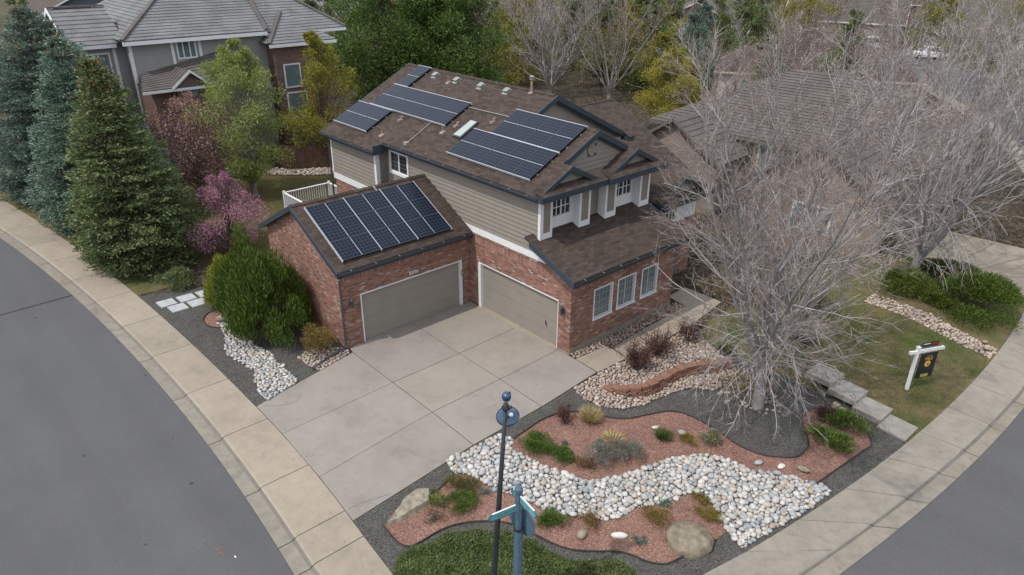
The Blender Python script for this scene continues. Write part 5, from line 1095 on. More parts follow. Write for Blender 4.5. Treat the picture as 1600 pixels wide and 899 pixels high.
shrub('daylily_clump', 'bright green strappy clump against the stone steps', (15.9, 3.72, 0), .95, .42, .5, 'leaf_green', 2800, .16, 105, aspect=.16, up=.9, second=('leaf_spring', .35))
shrub('green_shrub', 'small bright green plant behind the red stone wall', (10.2, 4.9, 0), .38, .38, .5, 'leaf_spring', 900, .09, 106, second=('leaf_green', .5))
# ground-cover juniper across the bottom of the picture
JUN = [(10.5, -10.9), (10.55, -10.5), (10.8, -10.1), (10.9, -9.5), (11.3, -8.75), (11.85, -8.2), (12.4, -8.05), (12.95, -7.85), (13.5, -7.65), (13.95, -7.2), (14.4, -6.85), (14.85, -6.7), (15.3, -6.7), (15.2, -7.6), (14.6, -9.0), (13.4, -10.4), (12, -11.2), (10.9, -11.3)]
t_ = thing('juniper_groundcover', 'low spreading green juniper around the street sign post', 'shrub', (12.6, -9, 0))
P = np.stack([rng.uniform(10.3, 15.5, 120000), rng.uniform(-11.5, -6.4, 120000)], 1); P = P[inpoly(P, JUN)][:52000]
bump_ = .22 + .16 * np.sin(P[:, 0] * 2.1 + 1) * np.cos(P[:, 1] * 1.7) + .07 * np.sin(P[:, 0] * 6.1) * np.sin(P[:, 1] * 5.3)
D = rdir(len(P), .5); D[:, 2] = np.abs(D[:, 2]) * .7 + .25; brown = (np.sin(P[:, 0] * 1.9 + 2) * np.cos(P[:, 1] * 1.3 + .8) + rng.normal(size=len(P)) * .35) > .95
Z = bump_ * rng.random(len(P)) ** .35
for nm, k, mt in (('foliage', ~brown, 'juniper_low'), ('dry_foliage', brown, 'juniper_brown')): place(nm, leaf_mesh(nm, np.c_[P, Z][k], D[k], rng.uniform(.05, .11, k.sum()), .028), mt, t_)
# right-hand shrubs on the bank
shrub('juniper_shrub', 'wide dark green juniper hedge end beside the right pavement', (15.5, 16.2, .0), 2.0, 2.2, 1.9, 'juniper_dark', 24000, .13, 111, aspect=.25, lobes=26, spiky=.2)
shrub('juniper_shrub', 'green juniper bush left of the hedge end on the bank', (13.2, 15.2, .2), 1.6, 1.5, 1.2, 'juniper_dark', 12000, .13, 112, aspect=.25, lobes=20, second=('leaf_olive', .15))
shrub('juniper_shrub', 'olive green low bushes behind the hedge near the driveway', (13.6, 18.6, .2), 1.6, 1.2, 1.0, 'juniper_low', 9000, .13, 113, aspect=.25, lobes=18)
shrub('green_shrub', 'green leafy bush behind the right bare tree by the house', (9.6, 19.3, .1), 1.5, 1.3, 1.4, 'leaf_green', 7000, .11, 114, second=('leaf_russet', .3))
shrub('green_shrub', 'loose green bush on the lawn between the two bare trees', (11.2, 10.2, .35), 1.2, 1.1, .8, 'juniper_low', 5000, .12, 115, aspect=.25)
shrub('russet_shrub', 'russet leafless shrub beside the entry of the house', (8.4, 9.2, .0), 1.2, 1.0, 1.0, 'leaf_russet', 3000, .09, 116)

# ------------------------------------------------------------------ rocks, wall, steps, pavers
def rock(name, label, pts_top, pts_base, mat, seed, jit=.03, sub=2, group=None):
    import bmesh
    b = bmesh.new(); r = random.Random(seed); n = len(pts_top)
    T = [b.verts.new(p) for p in pts_top]; B = [b.verts.new(p) for p in pts_base]
    b.faces.new(T); b.faces.new(list(reversed(B)))
    for i in range(n): b.faces.new((T[i], B[i], B[(i + 1) % n], T[(i + 1) % n]))
    bmesh.ops.triangulate(b, faces=b.faces[:]); bmesh.ops.subdivide_edges(b, edges=b.edges[:], cuts=3, use_grid_fill=True)
    from mathutils import noise
    for v in b.verts: v.co += Vector((noise.noise(v.co * 3.1 + Vector((seed, 0, 0))), noise.noise(v.co * 3.1 + Vector((0, seed, 0))), noise.noise(v.co * 3.1 + Vector((0, 0, seed))))) * jit * 2.2 + Vector((noise.noise(v.co * 11), noise.noise(v.co * 11 + Vector((5, 0, 0))), noise.noise(v.co * 11 + Vector((0, 5, 0))))) * jit * .7
    bmesh.ops.recalc_face_normals(b, faces=b.faces[:]); me = bpy.data.meshes.new(name); b.to_mesh(me); b.free()
    c = pts_base[0]; cx = sum(p[0] for p in pts_base) / n; cy = sum(p[1] for p in pts_base) / n
    return tag(place(name, me, mat, org=(cx, cy, 0)), label, 'rock', group)
rock('sandstone_slab', 'flat angular tan sandstone beside the driveway corner', [(8.92, -9.66, .17), (8.80, -9.15, .21), (9.08, -8.85, .21), (9.38, -9.1, .19), (9.38, -10.0, .13), (9.24, -10.38, .08)], [(8.86, -9.72, -.05), (8.72, -9.08, -.05), (9.08, -8.76, -.05), (9.46, -9.06, -.05), (9.46, -10.06, -.05), (9.28, -10.5, -.05)], 'sandstone', 3, .025)
V = pebble(57); V = V * np.array([.60, .66, .62]); V[:, 2] = np.where(V[:, 2] > .12, .12 + (V[:, 2] - .12) * .35, V[:, 2]); V = V * 1.08 + np.array([15.3, -4.68, .11]); _b = np_mesh('boulder', V, IF, False)
tag(place('boulder', _b, 'boulder', org=(15.3, -4.68, 0)), 'large rounded tan boulder at the right end of the lower bed', 'rock')
_b.polygons.foreach_set('use_smooth', [True] * len(_b.polygons))
def pebble_rock(label, p, s, mat, seed, sc3=(1, .8, .6)):
    V = pebble(seed) * np.array(sc3) * s; a = seed * 1.7; V = V @ np.array([[math.cos(a), math.sin(a), 0], [-math.sin(a), math.cos(a), 0], [0, 0, 1]]) + np.array([p[0], p[1], s * .3]); me = np_mesh('garden_stone', V, IF, True)
    tag(place('garden_stone', me, mat, org=(p[0], p[1], 0)), label, 'stone', 'single stones on the pink gravel')
pebble_rock('pale stone lying on the lower pink gravel, left of the white one', (13.2, -6.6), .20, 'sandstone', 5, (1, .75, .8)); pebble_rock('pointed white stone on the lower pink gravel', (13.92, -5.85), .21, 'rock_white', 6, (1.1, .65, .7))
pebble_rock('white stone between grey sage shrubs and the pink gravel', (10.95, -3.55), .15, 'rock_white', 7); pebble_rock('white stone near the top edge of the upper pink bed', (11.5, -1.2), .13, 'rock_white', 8)
pebble_rock('grey stone near the green tuft on the upper pink bed', (12.3, -.75), .17, 'rock_grey', 9); pebble_rock('blue-grey stone, leftmost of three at the right of the upper bed', (14.8, -.25), .16, 'rock_grey', 10)
pebble_rock('pale flat stone, middle of three at the right of the upper bed', (15.32, .2), .15, 'rock_white', 12); pebble_rock('large pale stone, rightmost of three at the right of the upper bed', (15.85, .5), .20, 'sandstone', 13)
pebble_rock('small white stone lying on the round pink bed at left', (-5.85, -8.85), .12, 'rock_white', 14, (1.4, .5, .6))
m = MB(); m.tube([(-5.2 + t * .5 - .3, -9.45 + t * 1.3, .16 + .03 * math.sin(t * 9)) for t in [i / 7 for i in range(8)]], [.10, .15, .16, .15, .17, .15, .16, .12], 9); tag(m.build('weathered_log', 'weathered_wood', org=(-5.2, -8.8, 0), smooth=True), 'weathered grey-brown log lying across the round pink bed', 'log')
# red sandstone garden wall, stones in three courses
rw = thing('garden_wall', 'low curved garden wall of stacked red sandstone', 'wall', (9.9, 1, 0))
line = smooth_line([(8.55, -.55, 0), (8.95, -.62, 0), (9.35, -.5, 0), (9.75, -.3, 0), (9.98, .15, 0), (10.05, 1.0, 0), (10.08, 1.8, 0), (10.25, 2.5, 0), (10.65, 3.2, 0), (11.0, 3.9, 0)], 8); random.seed(5)
cum = [0]
for a, b in zip(line, line[1:]): cum.append(cum[-1] + (Vector(b) - Vector(a)).length)
def along(s):
    for i in range(len(cum) - 1):
        if s <= cum[i + 1]: w = (s - cum[i]) / (cum[i + 1] - cum[i]); return Vector(line[i]).lerp(Vector(line[i + 1]), w), (Vector(line[i + 1]) - Vector(line[i])).normalized()
    return Vector(line[-1]), (Vector(line[-1]) - Vector(line[-2])).normalized()
for c in range(5):
    s = random.uniform(0, .2) + c * .22; hgt = .085
    while s < cum[-1] - .25:
        L = random.uniform(.28, .6); p, d = along(s + L / 2); n = d.cross(Vector((0, 0, 1))); w = random.uniform(.16, .20); o = random.uniform(-.02, .02) - c * .02; j = lambda: random.uniform(-.015, .015)
        z0, z1 = c * hgt - .03, (c + 1) * hgt - .035 + j() * .5; L2 = L / 2 - .008; m = MB()
        m.hexa([p - d * L2 + n * (w + o + j()) + Vector((0, 0, z0)), p - d * L2 - n * (w + j()) + Vector((0, 0, z0)), p + d * L2 - n * (w + j()) + Vector((0, 0, z0)), p + d * L2 + n * (w + o + j()) + Vector((0, 0, z0))],
               [p - d * L2 + n * (w + o + j()) + Vector((0, 0, z1)), p - d * L2 - n * (w + j()) + Vector((0, 0, z1)), p + d * L2 - n * (w + j()) + Vector((0, 0, z1)), p + d * L2 + n * (w + o + j()) + Vector((0, 0, z1))]); m.build('wall_stone', 'redstone', rw); s += L + .01
# concrete steps down to the pavement
st = thing('entry_steps', 'weathered concrete slab steps leading from the pavement to the lawn', 'steps', (15.5, 5.2, 0))
for (x0, x1, y0, y1, z) in ((16.42, 17.40, 4.45, 5.5, .05), (15.42, 16.44, 4.72, 5.72, .19), (14.40, 15.44, 4.95, 5.95, .33), (13.4, 14.42, 5.2, 6.2, .46)):
    m = MB(); m.hexa([(x0, y0 + .04, z - .2), (x1, y0 - .03, z - .2), (x1, y1 - .03, z - .2), (x0, y1 + .04, z - .2)], [(x0, y0 + .04, z), (x1, y0 - .03, z), (x1, y1 - .03, z), (x0, y1 + .04, z)]); m.build('step_slab', 'step_conc', st)
eg = thing('edge_stones', 'row of low tan edging stones between steps and pink bed', 'edging', (15.8, 4.3, 0)); random.seed(9)
for k in range(6):
    t = k / 5; p = Vector((14.95, 4.60, 0)).lerp(Vector((16.25, 4.05, 0)), t); m = MB(); m.hexa([p + Vector((x, y, -.04)) for x, y in ((-.13, -.11), (.13, -.13), (.13, .1), (-.13, .12))], [p + Vector((x, y, .12 + random.uniform(-.02, .03))) for x, y in ((-.11, -.09), (.11, -.11), (.11, .09), (-.11, .1))]); m.build('edge_stone', 'sandstone', eg)
# six pale flagstones at the left pavement
pv = thing('stepping_path', 'two rows of three pale flagstones leading off the left pavement', 'path', (-8.6, -9.6, 0))
for k in range(3):
    for j, (ax, ay) in enumerate(((-8.82, -10.42), (-8.02, -10.20))):
        cx, cy = ax + (-.10, -.02, .12)[k] * 0 + .06 * k, ay + .85 * k * (1 if j == 0 else .98); m = MB(); m.hexa([(cx - .36, cy - .37, -.04), (cx + .34, cy - .34, -.04), (cx + .36, cy + .36, -.04), (cx - .33, cy + .34, -.04)], [(cx - .35, cy - .36, .02), (cx + .33, cy - .33, .02), (cx + .35, cy + .35, .02), (cx - .32, cy + .33, .02)]); m.build('flagstone', 'flag_pale', pv)

def litter(label, poly, n, z, mat, seed, size=.05):
    q = np.random.default_rng(seed); pl_ = np.array(poly); P = pl_.min(0) + (pl_.max(0) - pl_.min(0)) * q.random((n, 2)); P = P[inpoly(P, poly)]; w = np.sin(P[:, 0] * 2.3 + seed) * np.cos(P[:, 1] * 1.9) + q.normal(size=len(P)) * .6; P = P[w > -.1]
    D = q.normal(size=(len(P), 3)); D[:, 2] = np.abs(D[:, 2]) * .25
    tag(place('leaf_litter', leaf_mesh('leaf_litter', np.c_[P, np.full(len(P), z)], D, q.uniform(size * .5, size * 1.4, len(P)), size * .4), mat, org=(float(pl_[:, 0].mean()), float(pl_[:, 1].mean()), z)), label, 'leaf litter', kind='stuff')
litter('dry leaf bits scattered over the upper pink gravel', PINK_UP + COB_UP[1:-1], 3000, .0, 'grass_dry', 1); litter('dry leaf bits scattered over the lower pink gravel', PINK_LOW, 3600, .0, 'grass_dry', 2); litter('dry leaf bits in the white cobbles', COB, 2600, .05, 'leaf_russet', 3, .045)
litter('dry leaf bits on the grey gravel around the beds', front, 2600, -.01, 'grass_dry', 4, .04); litter('dry needles on the grey gravel strip at left', gravL, 2200, -.01, 'grass_dry', 5, .04); litter('dark leaf bits on the pink gravel near the sage', PINK_UP + COB_UP[1:-1], 1400, .0, 'leaf_plum', 6, .045); litter('dark leaf bits on the lower pink bed', PINK_LOW, 1800, .0, 'juniper_brown', 7, .05)

# ------------------------------------------------------------------ street furniture
lp = thing('street_lamp', 'black street lamp post with round blue dish and ball top', 'street lamp', (13.55, -10.25, 0))
b0, tp = Vector((13.55, -10.25, 0)), Vector((13.83, -10.02, 6.50))
def on_lp(t): return b0.lerp(tp, t)
m = MB(); m.tube([on_lp(-.02), on_lp(.02), on_lp(.03), on_lp(.10), on_lp(.5), on_lp(.955)], [.15, .15, .10, .075, .062, .040], 14); m.build('pole', 'pole_black', lp, smooth=True)
m = MB(); m.lathe([(.066, -.05), (.068, .05)], on_lp(.30), 14); m.build('strap', 'bark_brown', lp)
m = MB(); m.lathe([(.05, -.10), (.09, -.07), (.09, -.03), (.055, .0), (.055, .05)], on_lp(.965), 14); m.lathe([(.03, 0), (.05, .03), (.02, .06)], on_lp(.965) + Vector((.10, .03, -.02)), 8); m.build('collar', 'pole_black', lp, smooth=True)
ax = Vector((.20, -.30, .93)); c = on_lp(.905) + Vector((-.10, .17, 0))
m = MB(); m.lathe([(.02, .10), (.10, .085), (.19, .045), (.245, .0), (.25, -.02), (.235, -.025), (.16, .01), (.02, .05)], c, 28, axis=ax); m.build('dish', 'lamp_blue', lp, smooth=True)
m = MB(); m.lathe([(.05, .085), (.045, .10), (.0, .11)], c + Vector((.08, .03, .0)), 10, axis=ax); m.build('lens', 'blade_white', lp)  # white bump standing in for the highlight on the glossy dish
m = MB(); m.tube([on_lp(.90), c], .025, 8); m.build('bracket', 'pole_black', lp)
m = MB(); m.lathe([(.03, -.10), (.075, -.08), (.098, -.02), (.092, .045), (.06, .085), (.0, .10)], on_lp(1.0), 18); m.lathe([(.018, .04), (.02, .12), (.0, .13)], on_lp(1.0) + Vector((.045, .05, .0)), 8); m.build('ball_cap', 'lamp_blue', lp, smooth=True)
# street name sign with an octagonal sign behind
sp_ = thing('street_sign', 'teal street name sign post with two crossing blades', 'street sign', (14.0, -9.80, 0)); bx, by, TZ = 14.0, -9.80, 4.12
m = MB(); m.lathe([(.115, -.05), (.105, 2.9), (.085, 2.92), (.085, TZ - .14), (.095, TZ - .12), (.095, TZ - .04), (.06, TZ), (.0, TZ + .01)], (bx, by, 0), 8); m.build('post', 'post_teal', sp_)
m = MB(); m.lathe([(.112, -.03), (.112, .03)], (bx, by, 2.92), 8); m.build('post_band', 'pole_black', sp_)
def blade(ang, zc, shift, name='name_blade'):
    d = Vector((math.cos(ang), math.sin(ang), 0)); n = Vector((-d.y, d.x, 0)); c = Vector((bx, by, zc)) + d * shift; L, hh = .51, .10; pts = []
    for sx in (1, -1):
        for k in range(7): a = R(-90 + 30 * k) if sx > 0 else R(90 + 30 * k); pts.append((sx * (L - hh) + math.cos(a) * hh, math.sin(a) * hh))
    def shape(k, th): m = MB(); N = len(pts); V = [c + d * (x * (1 if k == 1 else 1)) * (1 if k == 1 else (L - .035) / L) + Vector((0, 0, z * k)) + n * o for o in (-th, th) for x, z in pts]; m.add(V, [tuple(range(N)), tuple(range(2 * N - 1, N - 1, -1))] + [(i, N + i, N + (i + 1) % N, (i + 1) % N) for i in range(N)]); return m
    o = shape(1, .012).build(name, 'blade_edge', sp_); shape(.68, .016).build('blade_face', 'blade_teal', o)
    q = MB(); q.bar(c - d * (L - .1) + Vector((0, 0, hh + .004)), c + d * (L - .1) + Vector((0, 0, hh + .004)), .03, .012); q.build('blade_edge', 'blade_white', o)
    w = MB(); random.seed(3)
    for sg in (-1, 1):
        for k in range(7): x = -.26 + k * .075 + random.uniform(-.01, .01); hgt = random.uniform(.02, .035); p = c + d * x + n * sg * .0165; w.hexa([p - d * .018 + Vector((0, 0, -hgt)), p + d * .018 + Vector((0, 0, -hgt)), p + d * .018 + n * sg * .002 + Vector((0, 0, -hgt)), p - d * .018 + n * sg * .002 + Vector((0, 0, -hgt))], [p - d * .018 + Vector((0, 0, hgt)), p + d * .018 + Vector((0, 0, hgt)), p + d * .018 + n * sg * .002 + Vector((0, 0, hgt)), p - d * .018 + n * sg * .002 + Vector((0, 0, hgt))])
    tag(w.build('lettering', 'blade_edge', o), kind='stuff')
blade(R(79), 3.55, -.26); blade(R(-9), 3.82, .20)
d = Vector((math.cos(R(8)), math.sin(R(8)), 0)); n = Vector((-d.y, d.x, 0)); c = Vector((bx, by, 3.05)) + n * .13; oc = [(math.cos(R(22.5 + 45 * k)) * .40, math.sin(R(22.5 + 45 * k)) * .40) for k in range(8)]
m = MB(); m.add([c + d * x + Vector((0, 0, z)) + n * o for o in (0, .012) for x, z in oc], [tuple(range(8)), tuple(range(15, 7, -1))] + [(i, 8 + i, 8 + (i + 1) % 8, (i + 1) % 8) for i in range(8)]); ob = m.build('octagon_plate', 'post_teal', sp_)
m = MB(); m.add([c + d * x * .97 + Vector((0, 0, z * .97)) + n * o for o in (.012, .016) for x, z in oc], [tuple(range(8)), tuple(range(15, 7, -1))] + [(i, 8 + i, 8 + (i + 1) % 8, (i + 1) % 8) for i in range(8)]); m.build('red_face', 'sign_red', ob)
# realtor sign on the lawn
rz = lawn_z(16.2, 7.45); rs = thing('yard_sign', 'white post with hanging black real estate sign on the lawn', 'yard sign', (16.2, 7.45, rz)); zt = rz + 1.75
d = Vector((.42, .91, 0)).normalized(); n = Vector((d.y, -d.x, 0)); c = Vector((16.2, 7.45, 0)); z_ = Vector((0, 0, 1))
m = MB(); m.bar(c + z_ * (rz - .1), c + z_ * zt, .10, .10, up=(d.x, d.y, 0), off=.05); m.build('post', 'white_plastic', rs)
m = MB(); a = c + z_ * (zt - .16); m.bar(a - d * .28, a + d * 1.12, .09, .10, off=.05); m.build('arm', 'white_plastic', rs)
m = MB(); m.bar(c + z_ * (zt + .05), c + z_ * zt, .13, .13, up=(d.x, d.y, 0), off=.065); m.bar(a + d * 1.12, a + d * 1.17, .12, .12, off=.06); m.bar(a - d * .33, a - d * .28, .12, .12, off=.06); m.build('end_caps', 'white_plastic', rs)
def plate(x0, x1, z0, z1, o0, o1, mat, nm, par): m = MB(); p = lambda x, z, o: c + d * x + z_ * z + n * o; m.hexa([p(x0, z0, o0), p(x1, z0, o0), p(x1, z0, o1), p(x0, z0, o1)], [p(x0, z1, o0), p(x1, z1, o0), p(x1, z1, o1), p(x0, z1, o1)]); return m.build(nm, mat, par)
b_ = zt - .30
pl = plate(.24, .98, b_ - .84, b_, -.012, .012, 'sign_black', 'sign_panel', rs); plate(.26, .98, zt - .08, zt + .10, -.10, -.085, 'sign_black', 'rider_plate', rs); plate(.30, .60, zt + .03, zt + .06, -.085, -.080, 'blade_white', 'rider_print', rs); plate(.66, .95, zt + .0, zt + .05, -.085, -.080, 'lamp_red', 'rider_print', rs)
lo = plate(.24, .98, b_ - 1.03, b_ - .85, -.012, .012, 'sign_black', 'lower_plate', rs); plate(.44, .78, b_ - 1.0, b_ - .88, .012, .016, 'sign_olive', 'lower_print', lo)
for x in (.34, .88): m = MB(); m.tube([c + d * x + z_ * (b_ - .0), c + d * x + z_ * (zt - .2)], .008, 5); m.build('hook', 'alu', rs)
for sg in (1, -1):
    me = text_mesh('MILE', .17, .003); q = d * sg; me.transform(Matrix(((q.x, 0, n.x * sg, c.x + d.x * .62 + n.x * sg * .016), (q.y, 0, n.y * sg, c.y + d.y * .62 + n.y * sg * .016), (0, 1, 0, b_ - .24), (0, 0, 0, 1)))); place('sign_letters', me, 'sign_yellow', pl)
    m = MB(); m.lathe([(.13, 0), (.13, .004), (.05, .012)], c + d * .62 + z_ * (b_ - .45) + n * sg * .012, 12, axis=n * sg); m.build('emblem', 'sign_yellow', pl)
    m = MB(); m.lathe([(.045, 0), (.04, .014)], c + d * .62 + z_ * (b_ - .45) + n * sg * .012, 8, axis=n * sg); m.build('emblem_centre', 'mulch', pl)
    plate(.50, .74, b_ - .135, b_ - .10, .012 * sg, .015 * sg, 'sign_pink', 'sign_print', pl)

# ------------------------------------------------------------------ fence and deck behind the house
fn = thing('wood_fence', 'dark weathered wooden picket fence behind the back lawn', 'fence', (-23.5, 3.6, 0)); A, B = Vector((-26.4, 1.6, 0)), Vector((-21.0, 8.2, 0)); fd = (B - A).normalized(); fl = (B - A).length; fnm = Vector((fd.y, -fd.x, 0)); random.seed(11)
x = 0
while x < fl:
    w = random.uniform(.12, .15); p = A + fd * x; h = 1.52 + random.uniform(-.05, .05); q = p + fd * (w - .018); o = random.uniform(0, .03); m = MB()
    m.hexa([p + fnm * o, q + fnm * o, q + fnm * (o + .02), p + fnm * (o + .02)], [p + fnm * o + Vector((0, 0, h)), q + fnm * o + Vector((0, 0, h)), q + fnm * (o + .02) + Vector((0, 0, h)), p + fnm * (o + .02) + Vector((0, 0, h))]); m.build('picket', 'fence_wood', fn); x += w + .012
for zz in (.35, 1.2): m = MB(); m.bar(A - fnm * .03 + Vector((0, 0, zz)), B - fnm * .03 + Vector((0, 0, zz)), .04, .09); m.build('fence_rail', 'fence_wood', fn)
dk = thing('deck', 'small white-railed deck behind the garage wing', 'deck', (-13, -.8, 0)); DZ = 1.05; DPS = set()
m = MB(); m.box(-14.2, -10.55, -1.9, .9, DZ - .15, DZ); m.build('deck_floor', 'weathered_wood', dk)
for (p, q) in (((-14.2, -1.9), (-14.2, .9)), ((-14.2, -1.9), (-11.2, -1.9)), ((-14.2, .9), (-12.4, .9))):
    p, q = Vector((*p, DZ)), Vector((*q, DZ)); L = (q - p).length; dd = (q - p).normalized(); up = Vector((0, 0, .95)); p_, q_ = p + dd * .065, q - dd * .065
    m = MB(); m.bar(p_ + up, q_ + up, .10, .05); m.build('rail', 'white_plastic', dk); m = MB(); m.bar(p_ + Vector((0, 0, .14)), q_ + Vector((0, 0, .14)), .05, .06); m.build('rail', 'white_plastic', dk)
    for k in range(1, int(L / .14)): c = p + dd * k * .14; m = MB(); m.bar(c + Vector((0, 0, .12)), c + Vector((0, 0, .9)), .035, .035, up=(dd.x, dd.y, 0), off=.017); m.build('baluster', 'white_plastic', dk)
    for c in (p, q):
        if (round(c.x, 2), round(c.y, 2)) in DPS: continue
        DPS.add((round(c.x, 2), round(c.y, 2))); m = MB(); m.box(c.x - .06, c.x + .06, c.y - .06, c.y + .06, -.02, DZ + 1.03); m.build('post', 'white_plastic', dk)

# ------------------------------------------------------------------ neighbouring houses
def tiled(m, pts, th=.08, exp=.40, mi=0):
    """roof plane from (eave0, eave1, top1, top0) laid as stepped courses"""
    e0, e1, t1, t0 = [Vector(p) for p in pts]; n = (e1 - e0).cross(t0 - e0 if (t0 - e0).length > .01 else t1 - e0).normalized()
    if n.z < 0: n = -n
    L = max((t0 - e0).length, (t1 - e1).length); k = max(1, int(L / exp))
    for i in range(k):
        a, b = i / k, (i + 1) / k; p0, p1, q1, q0 = e0.lerp(t0, a), e1.lerp(t1, a), e1.lerp(t1, b), e0.lerp(t0, b)
        m.hexa([p0 - n * th, p1 - n * th, q1 - n * th, q0 - n * th], [p0 + n * .045, p1 + n * .045, q1 + n * .005, q0 + n * .005], mi)
def wall_box(par, name, x0, x1, y0, y1, z0, z1, mat): m = MB(); m.box(x0, x1, y0, y1, z0, z1); return m.build(name, mat, par)
def win_x(par, x, y0, y1, z0, z1, n=2, glass='glass_far'):
    m = MB(); f = .10; m.box(x - .02, x + .05, y0, y1, z0, z0 + f); m.box(x - .02, x + .05, y0, y1, z1 - f, z1); m.box(x - .02, x + .05, y0, y0 + f, z0 + f, z1 - f); m.box(x - .02, x + .05, y1 - f, y1, z0 + f, z1 - f)
    for i in range(1, n): yy = y0 + (y1 - y0) * i / n; m.box(x - .01, x + .04, yy - .04, yy + .04, z0 + f, z1 - f)
    w = m.build('window', 'white_trim', par); g_ = MB(); g_.box(x - .01, x + .012, y0 + f, y1 - f, z0 + f, z1 - f); g_.build('pane', glass, w); return w
for nm, c in (('tile_grey', C(.135, .138, .142)), ('tile_brown', C(.066, .050, .045)), ('tile_taupe', C(.088, .080, .076))):
    t = NT(nm, .9, .2); oi = t.noise(.8, 5); a = t.ramp(oi, [(.3, sc(c, .78)), (.7, sc(c, 1.22))]); a = t.mix(.5, a, t.ramp(t.noise(9, 3), [(.3, C(.6, .6, .6)), (.7, C(1.3, 1.3, 1.3))]), 'MULTIPLY'); t.col(a); MATS[nm] = t.m
plain('siding_grey', C(.225, .222, .215), .7, .06, 2); plain('siding_blue', C(.062, .075, .085), .7, .06, 2); plain('siding_tan', C(.20, .165, .14), .7, .06, 2); plain('stucco', C(.36, .33, .29), .85, .08, 2)
# A: grey-tiled house behind the garden
NA = thing('neighbour_house', 'grey tile-roofed house with grey siding and brick behind the garden trees', 'house', (-31, 1, 0))
wall_box(NA, 'siding_wall', -42, -29, -4.35, 9, 0, 8.8, 'siding_grey'); wall_box(NA, 'brick_wall', -33, -27.9, 4.75, 8.9, 0, 8.0, 'brick_far'); wall_box(NA, 'brick_wall', -31, -26.4, -4.2, 2.2, 0, 6.15, 'brick_far'); wall_box(NA, 'siding_wall', -36, -30.2, -7.1, -4.35, 0, 8.6, 'siding_grey')
m = MB(); tiled(m, [(-29.7, -7.6, 8.65), (-29.7, -4.3, 8.65), (-33.1, -4.3, 10.6), (-33.1, -7.6, 10.6)]); m.build('roof', 'tile_grey', NA); m = MB(); tiled(m, [(-36.5, -7.6, 8.65), (-36.5, -4.3, 8.65), (-33.1, -4.3, 10.6), (-33.1, -7.6, 10.6)]); m.build('roof', 'tile_grey', NA)
m = MB(); m.add([(-36, -7.1, 8.6), (-30.2, -7.1, 8.6), (-33.1, -7.1, 10.3), (-36, -6.9, 8.6), (-30.2, -6.9, 8.6), (-33.1, -6.9, 10.3)], [(0, 1, 2), (5, 4, 3), (0, 3, 4, 1), (1, 4, 5, 2), (2, 5, 3, 0)]); m.build('gable', 'brick_far', NA)
for (p, q) in (((-29.65, -7.65, 8.66), (-33.1, -7.65, 10.68)), ((-36.5, -7.65, 8.66), (-33.1, -7.65, 10.68))): m = MB(); m.vbar(p, q, .06, .26, (0, -1, 0)); m.build('rake_board', 'white_trim', NA)
for zz in (-6.95, -5.0): m = MB(); m.box(-30.19, -30.12, zz - .1, zz + .1, 3, 8.5); m.build('corner_board', 'white_trim', NA)
for xx in (-35.6, -33.1, -30.6): m = MB(); m.box(xx - .1, xx + .1, -7.17, -7.105, 3, 8.5); m.build('corner_board', 'white_trim', NA)
for xx in (-34.8, -32.4): m = MB(); m.box(xx, xx + 1.2, -7.15, -7.101, 5.6, 7.9); w = m.build('window', 'white_trim', NA); m = MB(); m.box(xx + .1, xx + 1.1, -7.17, -7.15, 5.7, 7.8); m.build('pane', 'glass_far', w)
bd = [z for z in np.arange(6.3, 8.7, .2)]
for z in bd:
    m = MB(); m.hexa([(-29, -4.3, z), (-28.965, -4.3, z), (-28.965, 4.6, z), (-29, 4.6, z)], [(-29, -4.3, z + .2), (-28.995, -4.3, z + .2), (-28.995, 4.6, z + .2), (-29, 4.6, z + .2)]); m.build('siding_board', 'siding_grey', NA)
m = MB(); tiled(m, [(-28.3, -4.9, 8.9), (-28.3, 4.6, 8.9), (-33, 5.2, 11.6), (-33, -.3, 11.6)]); m.build('roof', 'tile_grey', NA)
m = MB(); tiled(m, [(-43, -4.9, 8.9), (-28.3, -4.9, 8.9), (-33, -.3, 11.6), (-39, -.3, 11.6)]); m.build('roof', 'tile_grey', NA)
m = MB(); tiled(m, [(-28.6, 4.6, 8.75), (-28.6, 11.0, 8.75), (-32, 8.6, 10.6), (-32, 3.0, 10.6)]); m.build('roof', 'tile_grey', NA)
m = MB(); tiled(m, [(-27.3, 4.2, 8.1), (-27.3, 9.4, 8.1), (-30.5, 6.8, 9.9), (-30.5, 6.8, 9.9)]); m.build('roof', 'tile_grey', NA); m = MB(); tiled(m, [(-33, 4.2, 8.1), (-27.3, 4.2, 8.1), (-30.5, 6.8, 9.9), (-33, 6.8, 9.9)]); m.build('roof', 'tile_grey', NA)
m = MB(); tiled(m, [(-25.8, -5.0, 6.2), (-25.8, 2.6, 6.2), (-28.98, 2.6, 8.0), (-28.98, -4.0, 6.75)]); m.build('lower_roof', 'tile_taupe', NA)
m = MB(); tiled(m, [(-25.7, -3.2, 6.2), (-25.7, -2.0, 7.15), (-28.5, -2.0, 7.15), (-28.5, -3.2, 6.2)]); tiled(m, [(-25.7, -.8, 6.2), (-25.7, -2.0, 7.15), (-28.5, -2.0, 7.15), (-28.5, -.8, 6.2)]); m.build('dormer_roof', 'tile_taupe', NA)
m = MB(); m.add([(-25.9, -2.95, 6.2), (-25.9, -1.05, 6.2), (-25.9, -2.0, 7.0), (-26.3, -2.95, 6.2), (-26.3, -1.05, 6.2), (-26.3, -2.0, 7.0)], [(0, 1, 2), (5, 4, 3), (0, 3, 4, 1), (1, 4, 5, 2), (2, 5, 3, 0)]); m.build('dormer_gable', 'brick_far', NA); wall_box(NA, 'dormer_wall', -26.4, -25.95, -2.9, -1.1, 4.4, 6.2, 'brick_far')
